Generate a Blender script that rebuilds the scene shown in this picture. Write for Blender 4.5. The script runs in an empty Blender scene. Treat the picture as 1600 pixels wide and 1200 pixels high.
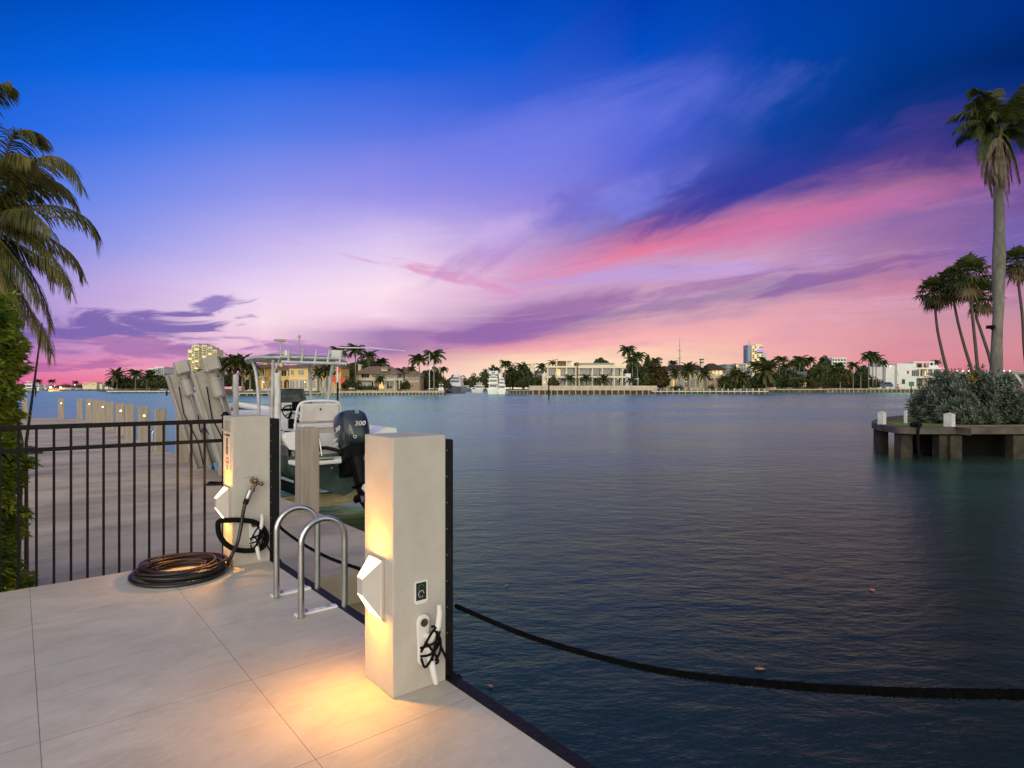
import bpy, math, random
from mathutils import Vector, Matrix
R = math.radians
random.seed(7)
scene = bpy.context.scene
C = scene.collection

# ------------------------------------------------------------------ camera
FP = 937.0; HY = 607.0; CAMZ = 1.5; WATER = -0.9
cam_data = bpy.data.cameras.new("camera"); cam = bpy.data.objects.new("camera", cam_data); C.objects.link(cam)
cam.location = (0, 0, CAMZ); cam.rotation_euler = (R(90), 0, 0)
cam_data.sensor_width = 36; cam_data.lens = 36 * FP / 1600
cam_data.shift_y = (HY - 600) / 1600
cam_data.clip_start = 0.05; cam_data.clip_end = 8000
scene.camera = cam
scene.view_settings.view_transform = 'Standard'; scene.view_settings.look = 'None'
scene.view_settings.gamma = 1; scene.view_settings.exposure = 0
scene.view_settings.use_curve_mapping = False
scene.render.resolution_x = 1024; scene.render.resolution_y = 768
scene.cycles.use_denoising = True

def lin(c):
    o = []
    for v in c[:3]:
        v = v / 255.0
        o.append(v / 12.92 if v <= 0.04045 else ((v + 0.055) / 1.055) ** 2.4)
    return (o[0], o[1], o[2], 1.0)

# ------------------------------------------------------------------ sky
world = bpy.data.worlds.new("World"); scene.world = world; world.use_nodes = True
wt = world.node_tree; wt.nodes.clear()
def N(t, typ, **kw):
    n = t.nodes.new(typ)
    for k, v in kw.items(): setattr(n, k, v)
    return n
def M_(t, op, a, b=None, c=None, clamp=False):
    n = t.nodes.new('ShaderNodeMath'); n.operation = op; n.use_clamp = clamp
    for i, v in enumerate((a, b, c)):
        if v is None: continue
        if isinstance(v, (int, float)): n.inputs[i].default_value = v
        else: t.links.new(v, n.inputs[i])
    return n.outputs[0]
def mixc(t, fac, a, b, blend='MIX'):
    n = t.nodes.new('ShaderNodeMix'); n.data_type = 'RGBA'; n.blend_type = blend
    if isinstance(fac, (int, float)): n.inputs[0].default_value = fac
    else: t.links.new(fac, n.inputs[0])
    for i, v in ((6, a), (7, b)):
        if isinstance(v, tuple): n.inputs[i].default_value = v
        else: t.links.new(v, n.inputs[i])
    return n.outputs[2]
def noise(t, vec, scale, detail=4, rough=0.55, dist=0.0):
    n = t.nodes.new('ShaderNodeTexNoise'); n.inputs['Scale'].default_value = scale
    n.inputs['Detail'].default_value = detail; n.inputs['Roughness'].default_value = rough
    n.inputs['Distortion'].default_value = dist
    if vec is not None: t.links.new(vec, n.inputs['Vector'])
    return n.outputs['Fac']
def comb(t, x, y, z):
    n = t.nodes.new('ShaderNodeCombineXYZ')
    for i, v in enumerate((x, y, z)):
        if isinstance(v, (int, float)): n.inputs[i].default_value = v
        else: t.links.new(v, n.inputs[i])
    return n.outputs[0]
def smooth(t, v, lo, hi):
    n = t.nodes.new('ShaderNodeMapRange'); n.interpolation_type = 'SMOOTHSTEP'
    t.links.new(v, n.inputs['Value']); n.inputs['From Min'].default_value = lo; n.inputs['From Max'].default_value = hi
    return n.outputs['Result']

tc = N(wt, 'ShaderNodeTexCoord'); sx = N(wt, 'ShaderNodeSeparateXYZ'); wt.links.new(tc.outputs['Generated'], sx.inputs[0])
dx, dy, dz = sx.outputs
dyc = M_(wt, 'MAXIMUM', dy, 0.06)
X0 = M_(wt, 'DIVIDE', dx, dyc)                       # tangent of bearing
H0 = M_(wt, 'DIVIDE', M_(wt, 'MAXIMUM', dz, 0.0), dyc)  # tangent of height
Kfan = M_(wt, 'ADD', 1.0, M_(wt, 'MULTIPLY', M_(wt, 'MINIMUM', M_(wt, 'MAXIMUM', X0, 0.0), 1.5), 1.2))
H1 = M_(wt, 'DIVIDE', H0, Kfan)
# warps that give the clouds wisps along the fan
nv = comb(wt, M_(wt, 'MULTIPLY', X0, 1.0), M_(wt, 'MULTIPLY', H1, 5.5), 0.0)
w1 = M_(wt, 'SUBTRACT', noise(wt, nv, 2.6, 6, 0.58, 0.9), 0.5)
nv2 = comb(wt, M_(wt, 'MULTIPLY', X0, 2.2), M_(wt, 'MULTIPLY', H1, 14.0), 3.3)
w2 = M_(wt, 'SUBTRACT', noise(wt, nv2, 2.4, 6, 0.6, 0.6), 0.5)
right = smooth(wt, X0, -0.55, 0.15)
hf = smooth(wt, H1, 0.0, 0.12)
hifade = M_(wt, 'SUBTRACT', 1.0, M_(wt, 'MULTIPLY', smooth(wt, H1, 0.16, 0.40), 0.75))
amp0 = M_(wt, 'MULTIPLY', M_(wt, 'ADD', M_(wt, 'MULTIPLY', right, 0.045), 0.03), M_(wt, 'ADD', M_(wt, 'MULTIPLY', hf, 0.8), 0.2))
amp = M_(wt, 'MULTIPLY', amp0, hifade)
H2 = M_(wt, 'ADD', H1, M_(wt, 'ADD', M_(wt, 'MULTIPLY', w1, amp), M_(wt, 'MULTIPLY', w2, M_(wt, 'MULTIPLY', amp, 0.55))))
X1 = M_(wt, 'ADD', X0, M_(wt, 'MULTIPLY', w1, M_(wt, 'MULTIPLY', hifade, 0.16)))
cols = {
 0: [(0,(0,78,190)),(100,(8,95,215)),(200,(38,105,225)),(300,(85,125,228)),(400,(130,132,218)),(460,(165,145,212)),(500,(150,125,200)),(540,(165,120,185)),(580,(222,115,165)),(600,(225,100,145))],
 200: [(0,(0,82,200)),(100,(8,100,225)),(200,(58,115,232)),(300,(115,140,235)),(380,(155,158,232)),(440,(198,175,228)),(480,(205,175,222)),(520,(205,160,205)),(550,(220,145,190)),(570,(242,150,178)),(600,(236,112,148))],
 400: [(0,(0,85,215)),(100,(12,100,228)),(200,(82,125,232)),(300,(145,150,235)),(400,(208,190,240)),(450,(238,214,243)),(500,(250,222,234)),(530,(243,198,220)),(560,(210,150,195)),(600,(240,170,175))],
 600: [(0,(0,82,212)),(100,(18,95,222)),(200,(92,120,228)),(300,(160,148,233)),(380,(222,196,240)),(450,(252,222,240)),(485,(248,212,234)),(502,(226,172,212)),(515,(165,120,182)),(548,(165,112,172)),(568,(238,165,180)),(592,(252,220,190))],
 800: [(0,(0,72,192)),(80,(12,88,210)),(160,(58,100,218)),(240,(108,120,226)),(320,(160,140,224)),(370,(192,162,222)),(415,(214,150,204)),(455,(210,155,205)),(485,(175,125,182)),(510,(135,95,165)),(528,(190,115,170)),(542,(240,160,175)),(560,(255,222,188)),(600,(255,236,200))],
 1000: [(0,(0,62,178)),(80,(6,78,198)),(160,(50,90,208)),(240,(80,98,212)),(280,(98,106,210)),(315,(72,72,172)),(345,(100,75,165)),(372,(205,98,160)),(392,(232,110,158)),(420,(196,146,205)),(465,(205,130,182)),(482,(160,108,168)),(505,(222,150,180)),(528,(252,182,175)),(550,(255,216,182)),(600,(255,226,190))],
 1200: [(0,(0,62,166)),(100,(2,70,172)),(160,(10,70,166)),(220,(20,64,158)),(270,(44,62,156)),(305,(145,78,160)),(345,(205,100,162)),(390,(204,136,190)),(430,(180,125,185)),(455,(162,106,172)),(490,(224,146,180)),(530,(240,168,174)),(570,(244,182,168)),(600,(250,172,160))],
 1400: [(0,(0,56,148)),(60,(0,56,142)),(130,(2,50,128)),(190,(18,52,132)),(235,(84,64,142)),(285,(172,92,154)),(335,(148,90,168)),(400,(165,96,162)),(440,(200,115,162)),(500,(208,130,168)),(550,(224,136,156)),(600,(216,118,142))],
 1600: [(0,(0,48,132)),(80,(0,38,106)),(150,(2,44,120)),(200,(38,44,120)),(260,(112,70,146)),(330,(116,80,158)),(380,(112,94,178)),(430,(172,100,158)),(480,(192,120,162)),(540,(212,130,150)),(580,(206,115,140)),(600,(202,110,135))],
}
RNG = 0.70
prev = None
keys = sorted(cols)
for i, px in enumerate(keys):
    rp = N(wt, 'ShaderNodeValToRGB'); els = rp.color_ramp.elements
    rp.color_ramp.interpolation = 'B_SPLINE' if False else 'EASE'
    k = 1 + 1.2 * max(0, (px - 800) / FP)
    stops = [(max(0.0, (HY - 5 - y) / FP / k) / RNG, c) for y, c in cols[px]][::-1]
    def soften(c, y):
        if px >= 600 and c[0] > 90 and y > 270:
            g_ = c[1] + ((0.5 if y > 440 else 0.33) if px >= 900 else .2) * max(0, min(c[0], c[2]) - c[1]); return (c[0], g_, c[2])
        return c
    stops = [(max(0.0, (HY - 5 - y) / FP / k) / RNG, soften(c, y)) for y, c in cols[px]][::-1]
    stops[0] = (0.0, stops[0][1])
    top = stops[-1][1]
    stops.append((1.0, tuple(int(v * 0.85) for v in top)))
    els[0].position = stops[0][0]; els[0].color = lin(stops[0][1])
    els[1].position = stops[-1][0]; els[1].color = lin(stops[-1][1])
    for p, c in stops[1:-1]:
        e = els.new(min(0.999, p)); e.color = lin(c)
    rp.color_ramp.interpolation = 'LINEAR'
    wt.links.new(M_(wt, 'DIVIDE', H2, RNG), rp.inputs[0])
    if prev is None: prev = rp.outputs[0]
    else:
        a = (keys[i - 1] - 800) / FP; b = (px - 800) / FP
        n = N(wt, 'ShaderNodeMapRange'); wt.links.new(X1, n.inputs['Value'])
        n.inputs['From Min'].default_value = a; n.inputs['From Max'].default_value = b
        prev = mixc(wt, n.outputs['Result'], prev, rp.outputs[0])
sky = prev
def cloud(sky, cx, cy, rx, ry, col, amt, seed, sc=3.0, lo=0.42, hi=0.62, stretch=5.0, tilt=0.0):
    """a bank of cloud round one bearing and height, ragged by noise"""
    ax = (cx - 800) / FP; ay = (HY - cy) / FP
    x = M_(wt, 'SUBTRACT', X0, ax); y0 = M_(wt, 'SUBTRACT', H0, ay)
    y = M_(wt, 'SUBTRACT', y0, M_(wt, 'MULTIPLY', x, tilt))
    ex = M_(wt, 'DIVIDE', x, rx / FP); ey = M_(wt, 'DIVIDE', y, ry / FP)
    d = M_(wt, 'SQRT', M_(wt, 'ADD', M_(wt, 'MULTIPLY', ex, ex), M_(wt, 'MULTIPLY', ey, ey)))
    nz = noise(wt, comb(wt, x, M_(wt, 'MULTIPLY', y, stretch), seed), sc, 8, 0.6, 0.7)
    f = M_(wt, 'ADD', M_(wt, 'SUBTRACT', nz, M_(wt, 'MULTIPLY', d, 0.30)), 0.18)
    f = smooth(wt, f, lo, hi)
    return mixc(wt, M_(wt, 'MULTIPLY', f, amt), sky, lin(col))
sky = cloud(sky, 190, 512, 230, 34, (118, 98, 172), 0.9, 1.3, 6, 0.40, 0.56, 5)
sky = cloud(sky, 170, 548, 200, 22, (165, 112, 172), 0.8, 4.7, 7, 0.40, 0.55, 6)
sky = cloud(sky, 60, 570, 180, 16, (172, 98, 160), 0.7, 9.1, 7, 0.42, 0.56, 6)
sky = cloud(sky, 340, 471, 52, 18, (130, 112, 185), 0.85, 2.2, 11, 0.40, 0.58, 4, 0.15)
sky = cloud(sky, 470, 548, 110, 16, (160, 118, 182), 0.8, 6.2, 9, 0.40, 0.56, 6)
sky = cloud(sky, 640, 420, 190, 13, (222, 145, 195), 0.7, 5.5, 6, 0.40, 0.60, 7, -0.22)
sky = cloud(sky, 850, 215, 260, 75, (124, 132, 234), 0.5, 7.7, 2.4, 0.26, 0.66, 2.0, 0.3)
sky = cloud(sky, 985, 308, 100, 40, (128, 134, 232), 0.65, 21.7, 4, 0.30, 0.66, 2.6, 0.40)
sky = cloud(sky, 885, 328, 90, 44, (100, 98, 202), 0.6, 8.1, 5, 0.28, 0.66, 2.4, 0.45)
sky = cloud(sky, 770, 392, 75, 24, (158, 120, 198), 0.5, 12.9, 6, 0.28, 0.66, 2.4, 0.5)
sky = cloud(sky, 800, 355, 70, 26, (206, 178, 236), 0.5, 17.3, 5, 0.30, 0.66, 2.2, 0.4)
sky = cloud(sky, 1160, 300, 200, 30, (52, 60, 158), 0.8, 27.1, 4, 0.36, 0.60, 3.0, 0.42)
sky = cloud(sky, 1290, 335, 330, 26, (212, 112, 166), 0.55, 14.8, 3, 0.30, 0.66, 5.0, 0.22)
sky = cloud(sky, 1050, 424, 260, 15, (192, 160, 220), 0.8, 16.1, 5, 0.36, 0.58, 6, 0.06)
sky = cloud(sky, 890, 492, 130, 26, (150, 106, 168), 0.7, 19.6, 5, 0.32, 0.62, 4, 0.22)
sky = cloud(sky, 740, 525, 130, 17, (150, 106, 172), 0.8, 23.6, 6, 0.36, 0.56, 5, 0.12)
sky = cloud(sky, 1330, 425, 260, 18, (128, 88, 158), 0.6, 3.8, 6, 0.42, 0.62, 7, 0.22)
sky = cloud(sky, 1080, 452, 240, 15, (148, 100, 168), 0.5, 1.8, 6, 0.42, 0.62, 7, 0.18)
def streak(sky, seed, kx, ky, lo, hi, col, amt, hlo, hhi, xlo, xhi):
    nz = noise(wt, comb(wt, M_(wt, 'MULTIPLY', X0, kx), M_(wt, 'MULTIPLY', M_(wt, 'ADD', H1, M_(wt, 'MULTIPLY', w1, 0.03)), ky), seed), 2.0, 8, 0.62, 0.8)
    f = smooth(wt, nz, lo, hi)
    f = M_(wt, 'MULTIPLY', f, smooth(wt, X0, xlo, xhi))
    f = M_(wt, 'MULTIPLY', f, M_(wt, 'MULTIPLY', smooth(wt, H1, hlo, hlo + 0.05), smooth(wt, H1, hhi, hhi - 0.10)))
    return mixc(wt, M_(wt, 'MULTIPLY', f, amt), sky, lin(col))
sky = streak(sky, 2.0, 1.1, 16, .50, .72, (240, 182, 208), .30, .02, .20, -.35, .1)
sky = streak(sky, 7.0, 1.4, 20, .50, .72, (150, 104, 178), .32, .02, .24, -.2, .15)
sky = streak(sky, 15.0, 1.0, 26, .50, .70, (240, 205, 232), .25, .05, .20, -.9, -.4)
# pale afterglow on the side of the sky behind the viewer
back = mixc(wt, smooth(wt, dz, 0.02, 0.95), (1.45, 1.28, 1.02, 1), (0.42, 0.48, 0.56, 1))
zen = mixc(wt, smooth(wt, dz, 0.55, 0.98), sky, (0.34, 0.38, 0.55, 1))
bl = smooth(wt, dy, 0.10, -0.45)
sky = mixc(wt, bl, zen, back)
sky = mixc(wt, smooth(wt, dz, -0.01, -0.05), sky, (0.05, 0.06, 0.09, 1))
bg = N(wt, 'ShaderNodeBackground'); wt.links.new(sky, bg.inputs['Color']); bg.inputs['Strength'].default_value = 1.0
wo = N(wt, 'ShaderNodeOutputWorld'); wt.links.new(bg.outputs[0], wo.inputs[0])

# low afterglow light from behind the viewer, very broad (no sun disc is up)
sd = bpy.data.lights.new("afterglow", 'SUN'); sd.energy = 1.75; sd.angle = R(50); sd.color = (1.0, 0.92, 0.80)
so = bpy.data.objects.new("afterglow", sd); C.objects.link(so)
so.rotation_euler = (R(80), 0, R(-4))

# ------------------------------------------------------------------ helpers
def fx(px, d): return (px - 800) * d / FP
def fz(py, d): return CAMZ + (HY - py) * d / FP
def W(px, py, d): return Vector((fx(px, d), d, fz(py, d)))
TH = R(39.6)
U = Vector((math.cos(TH), math.sin(TH), 0)); V = Vector((-math.sin(TH), math.cos(TH), 0))
O = Vector((-0.574, 2.892, 0))
def D(u, v, z=0.0): return O + U * u + V * v + Vector((0, 0, z))

def tag(o, label=None, cat=None, group=None, kind=None):
    if label: o['label'] = label
    if cat: o['category'] = cat
    if group: o['group'] = group
    if kind: o['kind'] = kind
    return o
def empty(name, loc=(0, 0, 0), rz=0.0, label=None, cat=None, group=None):
    o = bpy.data.objects.new(name, None); C.objects.link(o)
    o.empty_display_size = 0.2
    o.location = loc; o.rotation_euler = (0, 0, rz)
    return tag(o, label, cat, group)
CH = {}
def kids(o): return CH.get(o.name, [])
def setp(o, p):
    o.parent = p; CH.setdefault(p.name, []).append(o)
def copy_tree(o, parent=None):
    c = o.copy(); C.objects.link(c)
    if parent: setp(c, parent)
    for ch in kids(o): copy_tree(ch, c)
    return c
def place(proto, first, loc, rz=0, sc=1.0, label=None, group=None):
    o = proto if first else copy_tree(proto)
    o.location = loc; o.rotation_euler = (0, 0, rz)
    o.scale = (sc, sc, sc) if not isinstance(sc, tuple) else sc
    if label: o['label'] = label
    if group: o['group'] = group
    return o

class MB:
    def __init__(s): s.v = []; s.f = []; s.sm = []
    def add(s, vs, fs, smooth=False):
        b = len(s.v); s.v.extend([tuple(p) for p in vs])
        for f in fs: s.f.append(tuple(i + b for i in f)); s.sm.append(smooth)
        return s
    def box(s, x0, x1, y0, y1, z0, z1, mtx=None):
        p = [(x, y, z) for z in (z0, z1) for y in (y0, y1) for x in (x0, x1)]
        if mtx: p = [mtx @ Vector(q) for q in p]
        return s.add(p, [(0, 2, 3, 1), (4, 5, 7, 6), (0, 1, 5, 4), (2, 6, 7, 3), (0, 4, 6, 2), (1, 3, 7, 5)])
    def cbox(s, c, sz, mtx=None):
        return s.box(c[0]-sz[0]/2, c[0]+sz[0]/2, c[1]-sz[1]/2, c[1]+sz[1]/2, c[2]-sz[2]/2, c[2]+sz[2]/2, mtx)
    def prism(s, poly, z0, z1, mtx=None, cap=True):
        n = len(poly)
        p = [(a, b, z0) for a, b in poly] + [(a, b, z1) for a, b in poly]
        if mtx: p = [mtx @ Vector(q) for q in p]
        fs = [(i, (i + 1) % n, n + (i + 1) % n, n + i) for i in range(n)]
        if cap: fs += [tuple(range(n))[::-1], tuple(range(n, 2 * n))]
        return s.add(p, fs)
    def loft(s, rings, closed=True, caps=True, smooth=True):
        n = len(rings[0]); p = [q for r in rings for q in r]; fs = []
        for k in range(len(rings) - 1):
            for i in range(n if closed else n - 1):
                a = k * n + i; b = k * n + (i + 1) % n
                fs.append((a, b, b + n, a + n))
        s.add(p, fs, smooth)
        if caps:
            s.add(rings[0], [tuple(range(n))[::-1]]); s.add(rings[-1], [tuple(range(n))])
        return s
    def tube(s, pts, r, n=8, caps=True, smooth=True, closed=False):
        pts = [Vector(p) for p in pts]; m = len(pts)
        rr = r if isinstance(r, (list, tuple)) else [r] * m
        rings = []; up = None
        for i, p in enumerate(pts):
            if closed: t = pts[(i + 1) % m] - pts[i - 1]
            else: t = pts[min(i + 1, m - 1)] - pts[max(i - 1, 0)]
            if t.length < 1e-9: t = Vector((0, 0, 1))
            t.normalize()
            if up is None:
                up = Vector((0, 0, 1)) if abs(t.z) < 0.9 else Vector((1, 0, 0))
            up = up - t * up.dot(t)
            if up.length < 1e-6: up = t.orthogonal()
            up.normalize(); sd_ = t.cross(up)
            rings.append([p + (up * math.cos(2 * math.pi * k / n) + sd_ * math.sin(2 * math.pi * k / n)) * rr[i] for k in range(n)])
        if closed: rings.append(rings[0]); caps = False
        return s.loft(rings, True, caps, smooth)
    def cyl(s, a, b, r0, r1=None, n=12, smooth=True):
        return s.tube([a, b], [r0, r0 if r1 is None else r1], n, True, smooth)
    def ball(s, c, r, n=10, m=6, sc=(1, 1, 1)):
        rings = []
        for j in range(m + 1):
            a = -math.pi / 2 + math.pi * j / m; q = max(0.02, math.cos(a))
            rings.append([(c[0] + r*sc[0]*q*math.cos(2*math.pi*i/n), c[1] + r*sc[1]*q*math.sin(2*math.pi*i/n), c[2] + r*sc[2]*math.sin(a)) for i in range(n)])
        return s.loft(rings, True, True, True)
    def build(s, name, mat, parent=None, loc=None, rz=None, bevel=0.0, label=None, seg=2):
        me = bpy.data.meshes.new(name); me.from_pydata(s.v, [], s.f)
        me.polygons.foreach_set('use_smooth', s.sm)
        o = bpy.data.objects.new(name, me); C.objects.link(o)
        if mat: me.materials.append(mat)
        me.validate(); me.update()
        if parent: setp(o, parent)
        if loc is not None: o.location = loc
        if rz is not None: o.rotation_euler = (0, 0, rz)
        if bevel:
            b = o.modifiers.new('bevel', 'BEVEL'); b.width = bevel; b.segments = seg; b.limit_method = 'ANGLE'; b.angle_limit = R(40)
        if label: o['label'] = label
        return o
def text_mesh(body, size, depth, mat, parent, mtx, name='lettering', shear=0.0):
    cu = bpy.data.curves.new('tmp', 'FONT'); cu.body = body; cu.size = size; cu.extrude = depth
    cu.align_x = 'CENTER'; cu.align_y = 'CENTER'; cu.shear = shear; cu.resolution_u = 3
    cu.offset = size * 0.015
    t = bpy.data.objects.new('tmp', cu); C.objects.link(t)
    dg = bpy.context.evaluated_depsgraph_get(); dg.update()
    me = bpy.data.meshes.new_from_object(t.evaluated_get(dg))
    bpy.data.objects.remove(t); bpy.data.curves.remove(cu)
    me.transform(mtx); me.name = name; me.materials.clear(); me.materials.append(mat)
    o = bpy.data.objects.new(name, me); C.objects.link(o); setp(o, parent)
    return o

def mat(name, col, rough=0.6, metal=0.0, var=0.15, scale=8.0, bump=0.0, bscale=60.0, col2=None, detail=5, spec=0.5, trans=0.0, stretch=None, lo=0.35, hi=0.65, coat=0.0):
    m = bpy.data.materials.new(name); m.use_nodes = True; t = m.node_tree
    b = t.nodes['Principled BSDF']
    b.inputs['Roughness'].default_value = rough; b.inputs['Metallic'].default_value = metal
    b.inputs['Specular IOR Level'].default_value = spec
    if coat: b.inputs['Coat Weight'].default_value = coat
    c = t.nodes.new('ShaderNodeTexCoord'); vec = c.outputs['Object']
    if stretch:
        mp = t.nodes.new('ShaderNodeMapping'); mp.inputs['Scale'].default_value = stretch
        t.links.new(vec, mp.inputs[0]); vec = mp.outputs[0]
    col = tuple(col[:3]) + (1,)
    if col2 is None: col2 = tuple(max(0, v * (1 - var * 2)) for v in col[:3]) + (1,)
    else: col2 = tuple(col2[:3]) + (1,)
    f = noise(t, vec, scale, detail, 0.6)
    f = smooth(t, f, lo, hi)
    t.links.new(mixc(t, f, col2, col), b.inputs['Base Color'])
    if bump:
        bn = t.nodes.new('ShaderNodeBump'); bn.inputs['Strength'].default_value = bump; bn.inputs['Distance'].default_value = 0.01
        t.links.new(noise(t, vec, bscale, 5, 0.6), bn.inputs['Height']); t.links.new(bn.outputs[0], b.inputs['Normal'])
    return m
def emit(name, col, st):
    m = bpy.data.materials.new(name); m.use_nodes = True; t = m.node_tree; b = t.nodes['Principled BSDF']
    b.inputs['Base Color'].default_value = tuple(col[:3]) + (1,)
    b.inputs['Emission Color'].default_value = tuple(col[:3]) + (1,); b.inputs['Emission Strength'].default_value = st
    return m
def leafmat(name, c1, c2, scale=3.0, rough=0.5, tr=0.25):
    m = bpy.data.materials.new(name); m.use_nodes = True; t = m.node_tree; b = t.nodes['Principled BSDF']
    b.inputs['Roughness'].default_value = rough; b.inputs['Specular IOR Level'].default_value = 0.3
    c = t.nodes.new('ShaderNodeTexCoord')
    f = smooth(t, noise(t, c.outputs['Object'], scale, 6, 0.75), 0.33, 0.67)
    cc = mixc(t, f, tuple(c1) + (1,), tuple(c2) + (1,))
    t.links.new(cc, b.inputs['Base Color'])
    tn = t.nodes.new('ShaderNodeBsdfTranslucent'); t.links.new(cc, tn.inputs[0])
    ms = t.nodes.new('ShaderNodeMixShader'); ms.inputs[0].default_value = tr
    t.links.new(b.outputs[0], ms.inputs[1]); t.links.new(tn.outputs[0], ms.inputs[2])
    t.links.new(ms.outputs[0], t.nodes['Material Output'].inputs[0])
    return m
# ------------------------------------------------------------------ materials
PL = mat('pillar_stucco', (0.545, 0.51, 0.45), 0.85, var=0.04, scale=5, bump=0.6, bscale=240, col2=(0.495, 0.46, 0.40), detail=9)
BLK = mat('black_metal', (0.007, 0.007, 0.008), 0.5, var=0.2, scale=20, spec=0.15)
RUB = mat('black_rubber', (0.010, 0.010, 0.012), 0.6, spec=0.2, var=0.25, scale=30, bump=0.3, bscale=120)
STEEL = mat('brushed_steel', (0.62, 0.62, 0.62), 0.28, 1.0, var=0.12, scale=6, bump=0.05, bscale=300)
CHROME = mat('galvanised', (0.45, 0.45, 0.46), 0.4, 0.9, var=0.15, scale=30)
WHT = mat('white_plastic', (0.74, 0.73, 0.70), 0.35, var=0.04, scale=5)
GEL = mat('white_gelcoat', (0.82, 0.82, 0.81), 0.25, var=0.05, scale=2, col2=(0.76, 0.755, 0.74))
ROPE = mat('black_rope', (0.008, 0.008, 0.008), 0.9, spec=.15, var=0.3, scale=90, bump=0.8, bscale=300)
MOSS = mat('weedy_rope', (0.004, 0.004, 0.004), 0.95, spec=.1, var=0.3, scale=40, bump=0.9, bscale=200)
HOSE = mat('black_hose', (0.014, 0.013, 0.013), 0.32, var=0.2, scale=30)
LHOSE = mat('lamp_red_hose', (0.022, 0.007, 0.005), 0.42, var=0.2, scale=20)  # reddish sheen of the wall lamp put into the hose colour
BRASS = mat('brass', (0.26, 0.17, 0.10), 0.35, 0.9, var=0.2, scale=40)
PILE = mat('concrete_pile', (0.42, 0.355, 0.285), 0.9, scale=2.0, bump=0.4, bscale=90, col2=(0.33, 0.275, 0.215), stretch=(9, 9, 0.8), detail=7, lo=0.3, hi=0.62)
GREY = mat('grey_paint', (0.47, 0.445, 0.40), 0.5, var=0.1, scale=1.5, col2=(0.345, 0.32, 0.275))
LAMP = emit('lamp_glow', (1.0, 0.66, 0.30), 8)
LAMPW = emit('post_lamp_glow', (1.0, 0.66, 0.30), 9)

def joint_mat(name, c1, c2, us, vs, u0, v0, vein, w=0.0016, rough=0.55):
    m = bpy.data.materials.new(name); m.use_nodes = True; t = m.node_tree; b = t.nodes['Principled BSDF']
    c = t.nodes.new('ShaderNodeTexCoord'); vec = c.outputs['Object']
    s = t.nodes.new('ShaderNodeSeparateXYZ'); t.links.new(vec, s.inputs[0])
    base = mixc(t, smooth(t, noise(t, vec, 1.3, 8, 0.62, 1.2), 0.3, 0.7), c2 + (1,), c1 + (1,))
    mp = t.nodes.new('ShaderNodeMapping'); mp.inputs['Rotation'].default_value = (0, 0, R(55)); mp.inputs['Scale'].default_value = (0.9, 3.2, 1)
    t.links.new(vec, mp.inputs[0])
    vn = noise(t, mp.outputs[0], 1.7, 9, 0.6, 1.8)
    vf = M_(t, 'SUBTRACT', 1.0, M_(t, 'MULTIPLY', M_(t, 'ABSOLUTE', M_(t, 'SUBTRACT', vn, 0.5)), 38), clamp=True)
    vmask = smooth(t, noise(t, vec, 0.9, 3), 0.46, 0.60)
    base = mixc(t, M_(t, 'MULTIPLY', M_(t, 'MULTIPLY', vf, vmask), 0.45), base, vein + (1,))
    st = smooth(t, noise(t, mp.outputs[0], 3.2, 8, 0.65, 0.8), 0.45, 0.75)
    base = mixc(t, M_(t, 'MULTIPLY', st, 0.42), base, tuple(v * 0.78 for v in c2) + (1,))
    spk = smooth(t, noise(t, vec, 24, 4, 0.7), 0.70, 0.76)
    base = mixc(t, M_(t, 'MULTIPLY', spk, 0.25), base, tuple(v * 0.4 for v in c2) + (1,))
    def line(co, off, sp):
        f = M_(t, 'FRACT', M_(t, 'DIVIDE', M_(t, 'SUBTRACT', co, off - 100 * sp), sp))
        dd = M_(t, 'MULTIPLY', M_(t, 'MINIMUM', f, M_(t, 'SUBTRACT', 1.0, f)), sp)
        return M_(t, 'LESS_THAN', dd, w)
    j = M_(t, 'MAXIMUM', line(s.outputs[0], u0, us), line(s.outputs[1], v0, vs))
    base = mixc(t, M_(t, 'MULTIPLY', j, 0.8), base, (0.08, 0.06, 0.045, 1))
    fl = lambda co, off, sp: M_(t, 'FLOOR', M_(t, 'DIVIDE', M_(t, 'SUBTRACT', co, off - 100 * sp), sp))
    wn = t.nodes.new('ShaderNodeTexWhiteNoise'); t.links.new(comb(t, fl(s.outputs[0], u0, us), fl(s.outputs[1], v0, vs), 0.0), wn.inputs['Vector'])
    base = mixc(t, M_(t, 'MULTIPLY', wn.outputs['Value'], 0.16), base, tuple(v * 0.72 for v in c2) + (1,))
    bl_ = smooth(t, noise(t, vec, 2.6, 9, 0.7, 0.6), 0.50, 0.72)
    base = mixc(t, M_(t, 'MULTIPLY', bl_, 0.38), base, (c2[0] * .80, c2[1] * .74, c2[2] * .66, 1))
    t.links.new(base, b.inputs['Base Color'])
    rn = N(t, 'ShaderNodeMapRange'); t.links.new(st, rn.inputs['Value']); rn.inputs['To Min'].default_value = rough; rn.inputs['To Max'].default_value = rough + 0.18
    t.links.new(rn.outputs[0], b.inputs['Roughness'])
    bn = t.nodes.new('ShaderNodeBump'); bn.inputs['Strength'].default_value = 0.25; bn.inputs['Distance'].default_value = 0.004
    t.links.new(M_(t, 'SUBTRACT', M_(t, 'ADD', noise(t, mp.outputs[0], 12, 8, 0.65), M_(t, 'MULTIPLY', noise(t, vec, 120, 3), 0.25)), M_(t, 'MULTIPLY', j, 1.0)), bn.inputs['Height'])
    t.links.new(bn.outputs[0], b.inputs['Normal'])
    return m
TILE = joint_mat('porcelain_tile', (0.62, 0.565, 0.465), (0.50, 0.45, 0.365), 0.855, 0.86, -0.467, 0.64, (0.72, 0.66, 0.56))
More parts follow.
